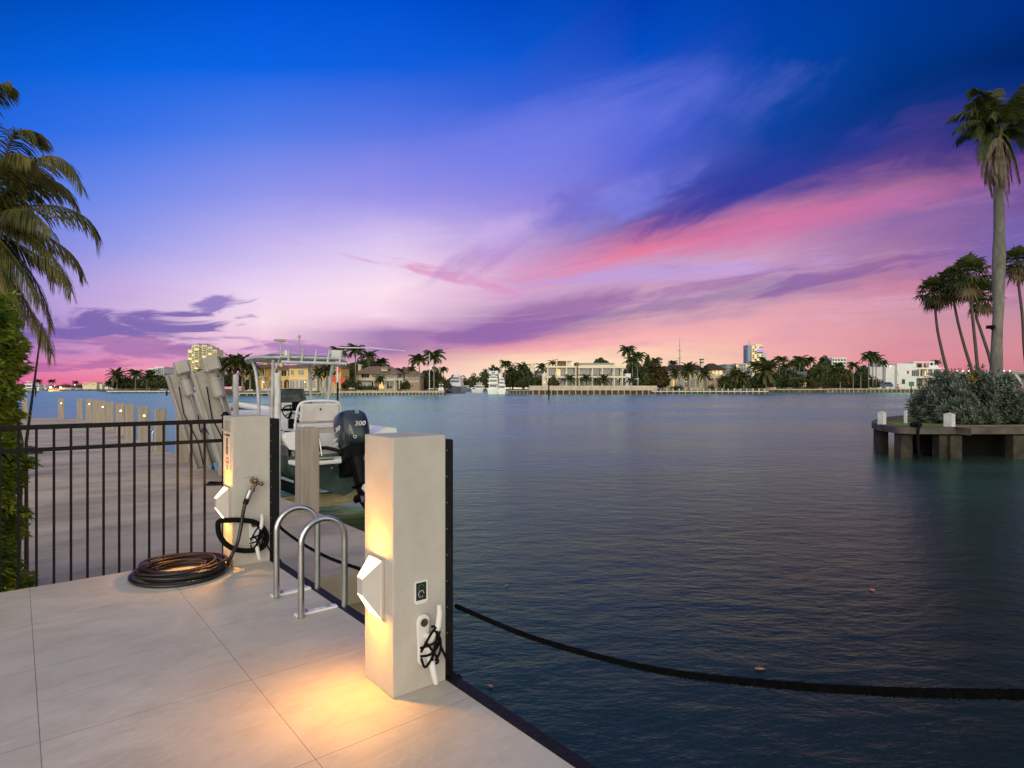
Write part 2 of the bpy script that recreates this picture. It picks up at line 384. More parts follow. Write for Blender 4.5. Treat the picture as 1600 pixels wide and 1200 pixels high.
DOCKM = mat('dock_concrete', (0.62, 0.49, 0.35), 0.9, scale=1.0, bump=0.5, bscale=14, col2=(0.35, 0.275, 0.205), stretch=(0.7, 1.3, 1), detail=11, lo=0.30, hi=0.66)

# ------------------------------------------------------------------ water
wm = bpy.data.materials.new('sea_water'); wm.use_nodes = True; t = wm.node_tree; t.nodes.remove(t.nodes['Principled BSDF'])
g = N(t, 'ShaderNodeNewGeometry'); mp = N(t, 'ShaderNodeMapping'); mp.inputs['Scale'].default_value = (0.55, 1.0, 1); mp.inputs['Rotation'].default_value = (0, 0, R(-16))
t.links.new(g.outputs['Position'], mp.inputs[0])
n1 = noise(t, mp.outputs[0], 3.0, 7, 0.58, 0.12); n2 = noise(t, mp.outputs[0], 0.20, 4, 0.5, 0.1); n3 = noise(t, mp.outputs[0], 8.0, 4, 0.6, 0.1)
hsum = M_(t, 'ADD', M_(t, 'ADD', M_(t, 'MULTIPLY', n1, 0.30), M_(t, 'MULTIPLY', n2, 0.50)), M_(t, 'MULTIPLY', n3, 0.05))
bn = N(t, 'ShaderNodeBump'); bn.inputs['Strength'].default_value = 0.36; bn.inputs['Distance'].default_value = 0.30
t.links.new(hsum, bn.inputs['Height'])
patch = smooth(t, noise(t, mp.outputs[0], 0.05, 5, 0.6, 0.8), 0.35, 0.65)
rr_ = N(t, 'ShaderNodeMapRange'); t.links.new(patch, rr_.inputs['Value']); rr_.inputs['To Min'].default_value = 0.20; rr_.inputs['To Max'].default_value = 0.32
df = N(t, 'ShaderNodeBsdfDiffuse'); df.inputs['Color'].default_value = (0.006, 0.009, 0.009, 1)
gl = N(t, 'ShaderNodeBsdfGlossy'); gl.inputs['Color'].default_value = (0.64, 1.0, 0.76, 1); frt = N(t, 'ShaderNodeFresnel'); frt.inputs['IOR'].default_value = 1.8; t.links.new(mixc(t, smooth(t, frt.outputs[0], 0.10, 0.70), (0.62, 1.0, 0.46, 1), (0.62, 1.0, 0.74, 1)), gl.inputs['Color'])
t.links.new(rr_.outputs[0], gl.inputs['Roughness'])
fr = N(t, 'ShaderNodeFresnel'); fr.inputs['IOR'].default_value = 1.85
for nn_ in (df, gl, fr): t.links.new(bn.outputs[0], nn_.inputs['Normal'])
ms = N(t, 'ShaderNodeMixShader'); t.links.new(fr.outputs[0], ms.inputs[0]); t.links.new(df.outputs[0], ms.inputs[1]); t.links.new(gl.outputs[0], ms.inputs[2])
t.links.new(ms.outputs[0], t.nodes['Material Output'].inputs[0])
mb = MB(); S_ = 4000
mb.add([(-S_, -60, WATER), (S_, -60, WATER), (S_, S_, WATER), (-S_, S_, WATER)], [(0, 1, 2, 3)])
tag(mb.build('water', wm), kind='structure')
mb = MB(); mb.add([(-S_, -60, -4), (S_, -60, -4), (S_, S_, -4), (-S_, S_, -4)], [(0, 1, 2, 3)])
tag(mb.build('seabed', mat('mud', (0.03, 0.03, 0.025), 0.9)), kind='structure')

# ------------------------------------------------------------------ deck and lower dock
RT = TH
deck = MB().box(-9, 0.303, -8, 3.2, -0.55, 0.0).build('deck', TILE, loc=O, rz=RT); tag(deck, kind='structure')
wl = MB().box(-9, 0.28, -8, 3.1, -3.9, -0.552).build('deck_wall', DOCKM, loc=O, rz=RT); tag(wl, kind='structure')
mb = MB(); mb.prism([(1.97, 2.95), (1.97, 38.5), (1.5, 41.5), (0.2, 44), (-3, 46), (-40, 50), (-40, 3.21), (-9, 3.21), (-9, 2.95)], -0.62, -0.3)
dock = mb.build('lower_dock', DOCKM, loc=O, rz=RT); tag(dock, kind='structure')
mb = MB(); mb.box(-9, 1.8, 3.3, 38, -3.9, -0.622)
tag(mb.build('dock_wall', DOCKM, loc=O, rz=RT), kind='structure')

trim = MB().box(0.304, 0.368, -8, 3.18, -0.35, 0.006).box(0.368, 0.378, -8, 3.18, -0.35, -0.02)
o = trim.build('edge_trim', RUB, loc=O, rz=RT, bevel=0.004)
tag(o, 'flat black rubber strip running along the edge of the tiled deck', 'edge strip')

# ------------------------------------------------------------------ bollard pillars
def face(px, py, v):
    """u and z on the plane v = const that a sight line meets"""
    k = (px - 800) / FP; ox = O.x + V.x * v; oy = O.y + V.y * v
    u = (k * oy - ox) / (U.x - k * U.y); y = oy + U.y * u
    return u, CAMZ + (HY - py) * y / FP
HSG = mat('sconce_grey', (0.50, 0.47, 0.43), 0.5, var=0.03)
def sconce(parent_loc, label, warm=10):
    r = empty('wall_light', parent_loc, RT, label, 'wall light', 'wedge wall lights on the pillars')
    y0, y1 = 0.088, 0.217; z0, z1 = 0.366, 0.65; Y0, Y1 = 0.125, 0.18; Z0, Z1 = 0.488, 0.570; d = 0.10; bk = 0.018
    MB().box(-bk, -0.001, y0 - 0.004, y1 + 0.004, z0 - 0.004, z1 + 0.004).build('back_plate', HSG, r, bevel=0.002)
    a = [(-bk - .0005, y0, z0), (-bk - .0005, y1, z0), (-bk - .0005, y1, z1), (-bk - .0005, y0, z1), (-d, Y0, Z0), (-d, Y1, Z0), (-d, Y1, Z1), (-d, Y0, Z1)]
    MB().add(a, [(4, 7, 6, 5), (0, 3, 7, 4), (1, 5, 6, 2)]).build('housing', HSG, r)
    def inset(q, k=0.88):
        c = sum((Vector(p) for p in q), Vector()) / 4
        return [c + (Vector(p) - c) * k for p in q]
    for nm, q in (('up', [a[3], a[2], a[6], a[7]]), ('down', [a[0], a[4], a[5], a[1]])):
        MB().add(q, [(0, 1, 2, 3)]).build('diffuser', LAMP, r)
        qv = [Vector(p) for p in q]; c = sum(qv, Vector()) / 4
        n = (qv[1] - qv[0]).cross(qv[2] - qv[0]).normalized()
        if (n.z > 0) != (nm == 'up'): n = -n
        l = bpy.data.lights.new('lamp', 'AREA'); l.shape = 'RECTANGLE'; l.size = 0.05; l.size_y = 0.05
        l.energy = warm * (1.0 if nm == 'up' else 0.68); l.color = (1.0, 0.41, 0.055); l.spread = R(165)
        lo = bpy.data.objects.new('lamp', l); C.objects.link(lo); setp(lo, r)
        lo.location = c + n * 0.010 + Vector((-0.032, 0, -0.028 if nm == 'up' else 0.028))
        lo.rotation_euler = (-n).to_track_quat('Z', 'Y').inverted().to_euler() if False else (n + Vector((-.15, 0, 1.1)) if nm == 'up' else n + Vector((.18, 0, -1.6))).to_track_quat('-Z', 'Y').to_euler()
    return r
def cleat(v, label):
    r = empty('dock_cleat', D(0.172, v, 0.24), RT, label, 'cleat', 'white cleats on the pillars')
    mb = MB(); poly = []
    for k in range(20):
        a = 2 * math.pi * k / 20
        poly.append((0.037 * math.cos(a), (0.09 if math.sin(a) > 0 else -0.09) + 0.037 * math.sin(a)))
    mx = Matrix.Rotation(R(90), 4, 'X')
    poly2 = [(x * (1.0 if y > 0 else 0.8), y) for x, y in poly]
    mb.prism(poly2, 0.0005, 0.022, mx)
    mb.build('base_plate', WHT, r, bevel=0.006, loc=(-0.012, 0, 0.01))
    MB().tube([(0, -0.0225, 0), (0, -0.0275, 0)], 0.020, 16).build('socket', BRASS, r, loc=(-0.012, 0, 0.098))
    pts = [(0.038, -0.082, 0.192), (0.040, -0.085, 0.15), (0.034, -0.082, 0.09), (0.012, -0.062, 0.035), (0.0, -0.05, 0.0), (-0.002, -0.056, -0.05), (0.002, -0.075, -0.10), (0.010, -0.083, -0.15), (0.020, -0.082, -0.19)]
    mb = MB().tube(pts, [0.012, 0.015, 0.016, 0.018, 0.02, 0.018, 0.017, 0.016, 0.013], 12)
    mb.cyl((0, -0.018, 0.03), (0.006, -0.06, 0.03), 0.016).cyl((0, -0.018, -0.04), (0, -0.06, -0.04), 0.016)
    mb.build('horns', WHT, r)
    return r
def line_wraps(v, seed, label, tail):
    rnd = random.Random(seed)
    r = empty('mooring_line', D(0.172, v, 0.24), RT, label, 'rope', 'black lines belayed on the cleats')
    loops = [[(-.045, -.05, -.03), (-.02, -.085, .05), (.01, -.09, .085), (.03, -.06, .06), (.02, -.085, .0), (-.01, -.095, -.05), (-.035, -.07, -.10), (-.045, -.05, -.06)],
             [(-.05, -.05, -.01), (.0, -.10, .02), (.045, -.075, .05), (.055, -.05, .03), (.03, -.09, -.0), (-.02, -.10, -.03), (-.055, -.06, -.045)],
             [(-.03, -.06, .02), (.0, -.095, -.03), (.03, -.085, -.085), (.02, -.06, -.10), (-.005, -.09, -.05), (.01, -.10, .03), (.025, -.08, .08), (.0, -.07, .09)],
             [(.03, -.06, -.09), (.045, -.08, -.04), (.035, -.095, .03), (.01, -.08, .075)]]
    mb = MB()
    for L in loops:
        P = smooth_path(L, 6); mb.tube(P, 0.0062, 8)
    mb.build('wraps', ROPE, r)
    MB().tube(smooth_path(tail, 6), 0.0062, 8).build('tail', ROPE, r)
    return r
def smooth_path(P, k=6):
    P = [Vector(p) for p in P]; out = []
    for i in range(len(P) - 1):
        p0 = P[max(i-1, 0)]; p1 = P[i]; p2 = P[i+1]; p3 = P[min(i+2, len(P)-1)]
        for j in range(k):
            t_ = j / k
            out.append(0.5 * ((2*p1) + (p2-p0)*t_ + (2*p0-5*p1+4*p2-p3)*t_*t_ + (3*p1-p0-3*p2+p3)*t_**3))
    out.append(P[-1]); return out
def pillar(v, fw, label):
    r = empty('stucco_pillar', D(0, v), RT, label, 'pillar', 'square pillars on the deck edge')
    MB().box(0, 0.303, 0, 0.305, 0.0, 1.262).build('shaft', PL, r, bevel=0.006, seg=3)
    f = MB().box(0.3045, 0.3045 + fw, 0.012, 0.30, 0.008, 1.235).build('fender_board', RUB, r, bevel=0.008)
    mb = MB()
    for k in range(9):
        z = 0.1 + k * 0.135; mb.cyl((0.3045 + 0.012, 0.012, z), (0.3045 + 0.012, 0.0075, z), 0.0032, n=8)
    mb.build('screws', CHROME, f)
    return r
p1 = pillar(0, 0.055, 'cream stucco pillar in front, nearest the viewer, with the open socket box')
p2 = pillar(2.77, 0.085, 'cream stucco pillar at the fence end with the tap and the warning sign')
sconce(D(0, 0), 'white wedge wall light on the nearest pillar, throwing light on the tiles', 8.0)
sconce(D(0, 2.77), 'white wedge wall light on the farther pillar beside the coiled hose', 6.5)
cleat(0, 'white cleat with horns on the nearest pillar below the socket box')
cleat(2.77, 'white cleat on the farther pillar inside the thick black rope loop')
line_wraps(0, 3, 'thin black line wound round the cleat of the nearest pillar', [(.05, -.06, .03), (.085, -.03, -.05), (.13, -.012, -.13), (.165, -.006, -.20), (.19, -.01, -.232), (.22, 0, -.25), (.28, 0.02, -.4)])
line_wraps(2.77, 5, 'thin black line wound round the cleat of the farther pillar', [(.05, -.06, -.0), (.085, -.03, -.07), (.13, -.012, -.15), (.165, -.006, -.21), (.19, -.01, -.232), (.22, 0, -.25), (.28, 0.02, -.4)])

# socket box in pillar 1 : frame, dark recess, wires
r = empty('socket_box', D(0.155, 0, 0.49), RT, 'small open electrical box with loose green wire in the nearest pillar', 'electrical box')
mb = MB()
for a in ((-.038, -.03, -.052, .052), (.03, .038, -.052, .052), (-.03, .03, .044, .052), (-.03, .03, -.062, -.044)):
    mb.box(a[0], a[1], -0.006, -0.0005, a[2], a[3])
mb.build('frame', WHT, r, bevel=0.001)
MB().box(-.03, .03, -0.0022, -0.0006, -.044, .044).build('recess', mat('dark_recess', (0.012, 0.016, 0.012), 0.8), r)
rnd = random.Random(2)
GW = mat('green_wire', (0.05, 0.22, 0.12), 0.5); WW = mat('white_wire', (0.6, 0.6, 0.55), 0.5)
for mm, n_, z_ in ((GW, 'wire', .018), (WW, 'wire', -.012)):
    L = [(.016 * math.cos(a) - .002, -.006 - .003 * math.sin(a * .7), z_ + .017 * math.sin(a)) for a in [k * .55 for k in range(11)]]
    MB().tube(smooth_path(L, 4), 0.0016, 6).build(n_, mm, r)
MB().tube([(-.02, -.006, -.01), (0, -.008, -.03), (.012, -.006, -.04)], 0.0022, 6).build('wire', BRASS, r)

# warning sign on pillar 2, left face
r = empty('warning_sign', D(-0.001, 2.77 + 0.155, 1.0), RT, 'small warning sign with an oval emblem on the side of the farther pillar', 'sign')
SGN = mat('sign_white', (0.62, 0.60, 0.56), 0.4, var=0.03); SBK = mat('sign_black', (0.02, 0.02, 0.02), 0.5); SRD = mat('sign_red', (0.35, 0.04, 0.03), 0.5)
MB().box(-0.004, 0, -0.09, 0.09, -0.20, 0.13).build('panel', SGN, r, bevel=0.001)
MB().box(-0.03, 0, -0.075, 0.08, 0.137, 0.150).box(-0.006, 0, -0.075, 0.08, 0.150, 0.225).build('bracket', GREY, r, bevel=0.001)
mx = Matrix(((0, 0, -1, -0.0046), (-1, 0, 0, 0), (0, 1, 0, 0), (0, 0, 0, 1)))
def tx(body, size, z, m, w=1.0):
    return text_mesh(body, size, 0.0003, m, r, Matrix.Translation((0, 0, z)) @ mx @ Matrix.Diagonal((w, 1, 1, 1)))
tx('NO SWIMMING', 0.030, 0.10, SBK, 0.85)
mb = MB()
for cz, rx, rz in ((0.042, .020, .032), (-0.028, .023, .036)):
    mb.tube([(-0.0045, rx * math.cos(a), cz + rz * math.sin(a)) for a in [2 * math.pi * k / 20 for k in range(20)]], 0.0045, 6, closed=True)
mb.tube([(-0.0045, -.010, .01), (-0.0045, .006, .0), (-0.0045, -.004, -.008)], 0.004, 6)
mb.build('emblem', SBK, r)
mb = MB()
for z, w_, h in ((-0.095, .03, .010), (-0.122, .06, .006), (-0.136, .05, .006)): mb.box(-0.0050, -0.0042, -w_, w_, z - h, z + h * .4)
mb.build('red_lines', SRD, r)
mb = MB()
for z, w_ in ((-0.158, .045), (-0.172, .035), (-0.186, .04)): mb.box(-0.0050, -0.0042, -w_, w_, z - .003, z + .003)
mb.build('small_print', SBK, r)

# ------------------------------------------------------------------ tap, hoses, thick rope loop on pillar 2
vF = 2.77
r = empty('water_tap', D(0.165, vF, 0.715), RT, 'brass lever tap on the front of the farther pillar', 'tap')
MB().cyl((0, 0, 0), (0, -0.006, 0), 0.03, n=20).build('flange', CHROME, r)
mb = MB().cyl((0, -0.006, 0), (0, -0.07, 0.0), 0.014).cyl((0.012, -0.05, -.015), (-0.02, -0.06, -0.05), 0.016, 0.014).ball((0, -0.055, 0), 0.023)
mb.cyl((-0.02, -0.06, -0.045), (-0.032, -0.072, -0.085), 0.019); mb.cyl((0.0, -0.06, -.01), (0.04, -0.065, -0.025), 0.013).ball((0.045, -0.066, -.027), 0.018)
mb.build('valve', BRASS, r)
MB().box(-0.085, 0.0, -0.064, -0.056, 0.036, 0.041).cyl((0, -0.06, 0), (0, -0.06, 0.04), 0.007).build('lever', CHROME, r, bevel=0.001)

def toP(px, py, v):
    u, z = face(px, py, v); return D(u, v, z)
hose_pts = [toP(391, 768, 2.70), toP(386, 780, 2.69), toP(381, 795, 2.68), toP(377, 820, 2.68), toP(371, 848, 2.66), toP(362, 868, 2.62)]
coilc = Vector((-2.66, 4.83, 0))
r = empty('garden_hose', coilc, 0, 'thick black water hose running from the tap into the coil on the tiles', 'hose')
rnd = random.Random(11)
def coil(n, r0, r1, z0, z1, ph=0.0, jit=0.02):
    P = []; a = ph
    tot = int(n * 28)
    for i in range(tot):
        f = i / (tot - 1); rad = r0 + (r1 - r0) * f + jit * math.sin(a * 0.37 + ph * 3)
        P.append(Vector((coil.ox + rad * math.cos(a), coil.oy + rad * 0.93 * math.sin(a), z0 + (z1 - z0) * f + 0.008 * math.sin(a * 1.7 + ph))))
        a += 2 * math.pi / 28
    return P
coil.ox = coil.oy = 0
c1_ = coil(3.3, 0.335, 0.24, 0.018, 0.030, 2.2, 0.035)
end = c1_[-1]
P = [p - coilc for p in hose_pts] + [Vector((0.33, 0.09, 0.055))]
join = smooth_path(P, 6)
a0 = math.atan2(0.10, 0.36)
coil.ox = coil.oy = 0
c2_ = coil(4.1, 0.34, 0.27, 0.050, 0.066, a0 + 0.25, 0.022)
MB().tube(join + c2_, 0.0145, 10).build('hose_run', HOSE, r)
MB().tube(c1_, 0.0145, 10).build('hose_turns', HOSE, r)
MB().cyl(hose_pts[0] - coilc + Vector((0.002, 0, 0.01)), hose_pts[1] - coilc, 0.024, 0.022).build('coupling', CHROME, r)
mb = MB()
q = smooth_path([p - coilc for p in hose_pts[:4]], 10)
for k in range(2, 16):
    mb.tube([q[k], q[k] + (q[k+1] - q[k]).normalized() * 0.006], 0.0225, 10)
mb.build('strain_relief', RUB, r)
r = empty('coiled_hose', coilc, 0, 'hose coiled on the tiles among turns of black hose, coloured with red lamp sheen', 'hose')
coil.ox = 0.015; coil.oy = 0.02
MB().tube(coil(3.2, 0.30, 0.16, 0.018, 0.075, 1.0, 0.03), 0.011, 10).build('turns', LHOSE, r)
coil.ox = -0.02; coil.oy = 0.03
MB().tube(coil(2.0, 0.32, 0.26, 0.090, 0.092, 4.0, 0.03), 0.011, 10).build('turns', LHOSE, r)

L = [(350, 813), (372, 812.5), (398, 816), (413, 828), (417, 843), (409, 856), (390, 860.5), (368, 858.5), (352, 849), (343, 836), (340.5, 822), (342, 815)]
pts = [toP(x, y, 2.77 - (0.055 if 350 < x < 412 else 0.045)) for x, y in L]
r = empty('rope_loop', pts[0], 0, 'thick black rope loop hanging round the farther pillar over its cleat', 'rope')
MB().tube(smooth_path([p - pts[0] for p in pts] + [Vector((0, 0, 0))], 6)[:-1], 0.021, 10, closed=True).build('loop', ROPE, r)
# rope swags hung between pillars, shaggy with weed
def swag(u, vs, zs, label, rad=0.0108, name='rope_swag'):
    base = D(u, vs[0], zs[0]); P = smooth_path([D(u, v, z) - base for v, z in zip(vs, zs)], 24)
    rn = random.Random(int(abs(vs[0]) * 100) + 5)
    r = empty(name, base, 0, label, 'rope', 'weedy black ropes slung along the deck edge')
    MB().tube(P, [rad * (1 + 0.12 * rn.uniform(-1, 1)) for _ in P], 9).build('core', MOSS, r)
    vs_ = []; fs = []
    for i in range(len(P) - 1):
        for k in range(46):
            p = P[i].lerp(P[i+1], rn.random()); a = rn.uniform(0, 2 * math.pi)
            t_ = (P[i+1] - P[i]).normalized(); n_ = t_.orthogonal().normalized(); b_ = t_.cross(n_)
            d_ = n_ * math.cos(a) + b_ * math.sin(a); q = p + d_ * rad * 0.8
            ln = rn.uniform(0.003, 0.008); w_ = t_ * 0.0022; e = q + d_ * ln + t_ * rn.uniform(-.006, .006) + Vector((0, 0, -0.002))
            j = len(vs_); vs_ += [q - w_, q + w_, e]; fs.append((j, j+1, j+2))
    MB().add(vs_, fs).build('weed', MOSS, r)
swag(0.40, [0.05, -0.46, -0.877, -1.25, -1.584, -1.95, -2.29, -2.75], [0.345, 0.365, 0.412, 0.475, 0.56, 0.672, 0.795, 0.97], 'black shaggy rope slung from the nearest pillar across the open water')
swag(0.40, [2.85, 2.75, 2.3, 1.75, 1.19, 0.7, 0.2], [0.30, 0.267, 0.235, 0.235, 0.275, 0.31, 0.345], 'black weedy rope slung between the two pillars behind the ladder rails')
# next pillar past the frame carries the rope end: outside the picture, left out

# ------------------------------------------------------------------ ladder rails
def ladder(name_loc, label, first=None):
    r = empty('ladder_rail', name_loc, RT, label, 'ladder rail', 'looped steel ladder handrails')
    for v in (0.0, 0.48):
        pts = [(0, v, 0.004)] + [(0, v, 0.48)] + [(0.15 - 0.15 * math.cos(a), v, 0.48 + 0.15 * math.sin(a)) for a in [math.pi * k / 14 for k in range(1, 14)]] + [(0.30, v, 0.48), (0.30, v, -0.3), (0.30, v, -1.1)]
        MB().tube(pts, 0.0205, 14).build('handrail', STEEL, r)
    for v in (0.0, 0.48):
        pl = MB().box(-0.02, 0.262, v + 0.022, v + 0.072, 0.001, 0.016).build('base_plate', GEL, r, bevel=0.003)
        for x in (0.05, 0.20): MB().cyl((x, v + .047, .016), (x, v + .047, .024), 0.016, n=6, smooth=False).cyl((x, v + .047, .022), (x, v + .047, .036), 0.008, n=8).build('bolt', CHROME, pl)
    return r
lad = ladder(D(0.035, 1.305, 0), 'pair of looped steel handrails of the ladder at the near deck edge')
l2 = copy_tree(lad); l2.location = D(1.64, 17.4, -0.3); l2['label'] = 'small distant looped steel handrails at the edge of the lower dock'

# ------------------------------------------------------------------ fence
r = empty('metal_fence', D(-3.4, 3.225, 0), RT, 'black metal picket fence along the left end of the tiled deck', 'fence')
MB().box(0, 3.431, -0.016, 0.016, 1.188, 1.224).build('rail', BLK, r, bevel=0.002)
MB().box(0, 3.431, -0.014, 0.014, 1.018, 1.048).build('rail', BLK, r, bevel=0.002)
MB().box(0, 3.431, -0.014, 0.014, -0.215, -0.185).build('rail', BLK, r, bevel=0.002)
for k in range(30):
    x = 3.4 - 0.115 - 0.106 * k
    MB().box(x - 0.0085, x + 0.0085, -0.0085, 0.0085, -0.27, 1.20).build('picket', BLK, r)
po = MB().box(3.432, 3.482, -0.028, 0.028, -0.28, 1.25).build('post', BLK, r, bevel=0.002)
MB().box(3.424, 3.490, -0.036, 0.036, 1.25, 1.262).ball((3.457, 0, 1.268), 0.03, sc=(1, 1, .8)).build('cap', BLK, po)

# ------------------------------------------------------------------ dock posts
posts = [(6.07, 1.88, 0), (10.9, 2.0, 0), (13.9, 1.75, 1), (16.9, 1.75, 0), (19.75, 1.75, 1), (22.7, 1.75, 0), (25.3, 1.75, 1), (28.5, 1.75, 0), (31.6, 1.75, 1), (34.6, 1.75, 0), (38.3, 1.75, 1)]
ordn = ['second', 'third', 'fourth', 'fifth', 'sixth', 'seventh', 'eighth', 'ninth', 'tenth', 'eleventh']
def post(loc, rz, lit, label, h=1.23):
    r = empty('dock_pile', loc, rz, label, 'dock post', 'square concrete posts along the lower dock')
    MB().box(-.135, .135, -.135, .135, -0.02, h).build('shaft', PILE, r, bevel=0.02)
    if lit:
        f = MB().cyl((0.0, -.134, h - .30), (0, -.15, h - .30), 0.045, n=16).build('lamp_housing', GREY, r)
        MB().ball((0, -.155, h - .30), 0.030, sc=(1, .5, 1)).build('lamp_glass', LAMPW, f)
    return r
for i, (v, u, lit) in enumerate(posts):
    if i == 0: lb = 'nearest concrete dock post, stained, standing between the two pillars before the boat'
    else: lb = '%s concrete dock post from the boat, %s' % (ordn[i - 1], 'with a small lit lamp' if lit else 'without a lamp')
    post(D(u, v, -0.3), RT, lit, lb)
for px, d, lit, lb in ((125, 34.6, 0, 'concrete dock post just left of the crowded row, no lamp'), (95.5, 35.3, 1, 'concrete dock post with a lit lamp standing alone by the water at far left'), (39, 35.8, 0, 'concrete dock post beside the hedge, leftmost at the dock end')):
    post(Vector((fx(px, d), d, -0.3)), RT, lit, lb)

# dark canvas bundle and cable coil on the lower dock
def lumpy(name, rx, ry, h, m, seed, loc, rz, lb, cat):
    rn = random.Random(seed); mb = MB(); rings = []
    for j in range(9):
        f = j / 8; q = math.cos(f * math.pi / 2) ** 0.5 if f < 1 else 0.02
        rings.append([(rx * q * math.cos(2*math.pi*i/22) * (1 + .12*rn.uniform(-1, 1)), ry * q * math.sin(2*math.pi*i/22) * (1 + .12*rn.uniform(-1, 1)), h * f * (1 + .5 * math.cos(2*math.pi*i/22)) * (1 + .06*rn.uniform(-1, 1))) for i in range(22)])
    mb.loft(rings); o = mb.build(name, m, loc=loc, rz=rz)
    s = o.modifiers.new('sub', 'SUBSURF'); s.levels = 1; s.render_levels = 1
    tag(o, lb, cat); return o
lumpy('canvas_bundle', 0.42, 0.25, 0.16, mat('dark_canvas', (0.035, 0.03, 0.04), 0.8, bump=0.4, bscale=20), 3, Vector((fx(38, 16.5), 16.5, -0.3)), 0.3, 'dark canvas bundle lying on the lower dock behind the fence', 'bundle')
mb = MB(); coil.ox = coil.oy = 0
mb.tube(coil(3, 0.16, 0.10, 0.01, 0.05, 0.3, 0.02), 0.012, 6)
tag(mb.build('cable_coil', RUB, loc=Vector((fx(336, 11.2), 11.2, -0.3))), 'small dark cable coil on the lower dock beside the farther pillar', 'cable coil')
# ------------------------------------------------------------------ boat on its lift
HULLG = mat('bottom_paint', (0.045, 0.085, 0.075), 0.6, scale=3, col2=(0.025, 0.05, 0.045), bump=0.1)
NAVY = mat('engine_cowl', (0.020, 0.034, 0.046), 0.22, var=0.15, scale=3, coat=0.4)
VINYL = mat('cream_vinyl', (0.66, 0.63, 0.57), 0.5, var=0.06, scale=4)
ALU = mat('painted_aluminium', (0.66, 0.66, 0.65), 0.35, 0.1, var=0.12, scale=4)
CANV = mat('grey_canvas', (0.30, 0.34, 0.36), 0.8, var=0.1)
PVC = mat('white_pvc', (0.68, 0.67, 0.65), 0.5, scale=3, col2=(0.50, 0.49, 0.46), stretch=(4, 4, 1))
BEAM = mat('cream_beam', (0.55, 0.46, 0.27), 0.6, scale=4, col2=(0.40, 0.32, 0.17))
bT = Vector((-3.22, 11.5, 0))
boat = empty('centre_console_boat', bT, TH + R(90), 'white centre console fishing boat with a dark bottom raised on the lift', 'boat')
# stations: x, half width at gunwale, z gunwale, half width chine, z chine, z keel
ST = [(0, 1.10, .66, 1.0, -.05, -.56), (1, 1.15, .67, 1.03, -.05, -.56), (2.2, 1.18, .69, 1.04, -.03, -.54), (3.6, 1.17, .74, .98, .02, -.50), (4.8, 1.06, .82, .80, .13, -.29), (5.7, .86, .91, .55, .26, -.18), (6.5, .56, .99, .28, .45, .08), (7.1, .22, 1.05, .09, .70, .45), (7.35, .03, 1.08, .02, .92, .80)]
SPLIT = .36
def wz(st, f):  # point on topside between chine(0) and gunwale(1), flared
    x, gw, gz, cw, cz, kz = st
    e = f ** 0.8
    return (cw + (gw - cw) * e, cz + (gz - cz) * f)
low = []; topL = []; topR = []
for st in ST:
    x, gw, gz, cw, cz, kz = st
    fs_ = [0, .22, .45]
    side = [wz(st, f) for f in fs_]
    low.append([(x, y, z) for y, z in side[::-1]] + [(x, cw * .55, kz + (cz - kz) * .42), (x, 0, kz), (x, -cw * .55, kz + (cz - kz) * .42)] + [(x, -y, z) for y, z in side])
    ft = [.45, .6, .8, 1.0]
    sd_ = [wz(st, f) for f in ft]
    topL.append([(x, y, z) for y, z in sd_] + [(x, sd_[-1][0] - .16 * min(1, gw), gz + .02)])
    topR.append([(x, -y, z) for y, z in sd_] + [(x, -sd_[-1][0] + .16 * min(1, gw), gz + .02)])
mb = MB().loft(low, closed=False, caps=False)
r0 = low[0]; mb.add(r0, [tuple(range(len(r0)))]); mb.build('hull_bottom', HULLG, boat)
hull_side = MB().loft(topL, closed=False, caps=False).loft([t_[::-1] for t_ in topR], closed=False, caps=False)
hull_side.build('hull_side', mat('hull_grey', (0.11, 0.115, 0.115), 0.3, var=0.1), boat)
# gunwale cap, white, thick, over the dark side
capL = [[(x, gw + .025, gz - .16), (x, gw + .035, gz - .02), (x, gw + .01, gz + .03), (x, gw - .2 * min(1, gw), gz + .035), (x, gw - .22 * min(1, gw), gz - .12)] for x, gw, gz, cw, cz, kz in ST]
capR = [[(a, -b_, c_) for a, b_, c_ in q][::-1] for q in capL]
MB().loft(capL, caps=True).loft(capR, caps=True).build('gunwale', GEL, boat)
MB().loft([[(x, gw - .2, gz + .0), (x, gw - .24, .16), (x, -(gw - .24), .16), (x, -(gw - .2), gz)] for x, gw, gz, cw, cz, kz in ST[:6]], closed=False, caps=False, smooth=False).box(.22, .30, -.92, .92, .14, .64).build('cockpit_liner', GEL, boat)
MB().prism([(4.9, .8), (5.7, .62), (6.5, .38), (7.15, .06), (7.15, -.06), (6.5, -.38), (5.7, -.62), (4.9, -.8)], .80, .90).build('bow_deck', GEL, boat, bevel=.03)
# transom corner mouldings, swim platform and motor well
mb = MB()
for s_ in (1, -1):
    mb.loft([[(-.02, s_ * y, z) for y, z in ((.50, .30), (1.05, .40), (1.14, .56), (1.10, .70), (.90, .72), (.55, .60))],
             [(.42, s_ * y, z) for y, z in ((.50, .30), (1.05, .40), (1.14, .56), (1.10, .70), (.90, .72), (.55, .60))]], smooth=False)
mb.build('transom_moulding', GEL, boat, bevel=.04, seg=3)
MB().prism([(-.42, .22), (-.42, .92), (-.25, 1.04), (.05, 1.06), (.05, -1.06), (-.25, -1.04), (-.42, -.92), (-.42, -.22), (-.1, -.2), (-.1, .2)], .12, .21).build('swim_platform', GEL, boat, bevel=.03)
mb = MB().box(-.43, -.20, .38, .80, .212, .222); lp = mb.build('ladder_hatch', RUB, boat)
MB().box(-.40, -.36, .42, .76, .223, .235).box(-.30, -.26, .42, .76, .223, .235).build('rungs', BEAM, lp)
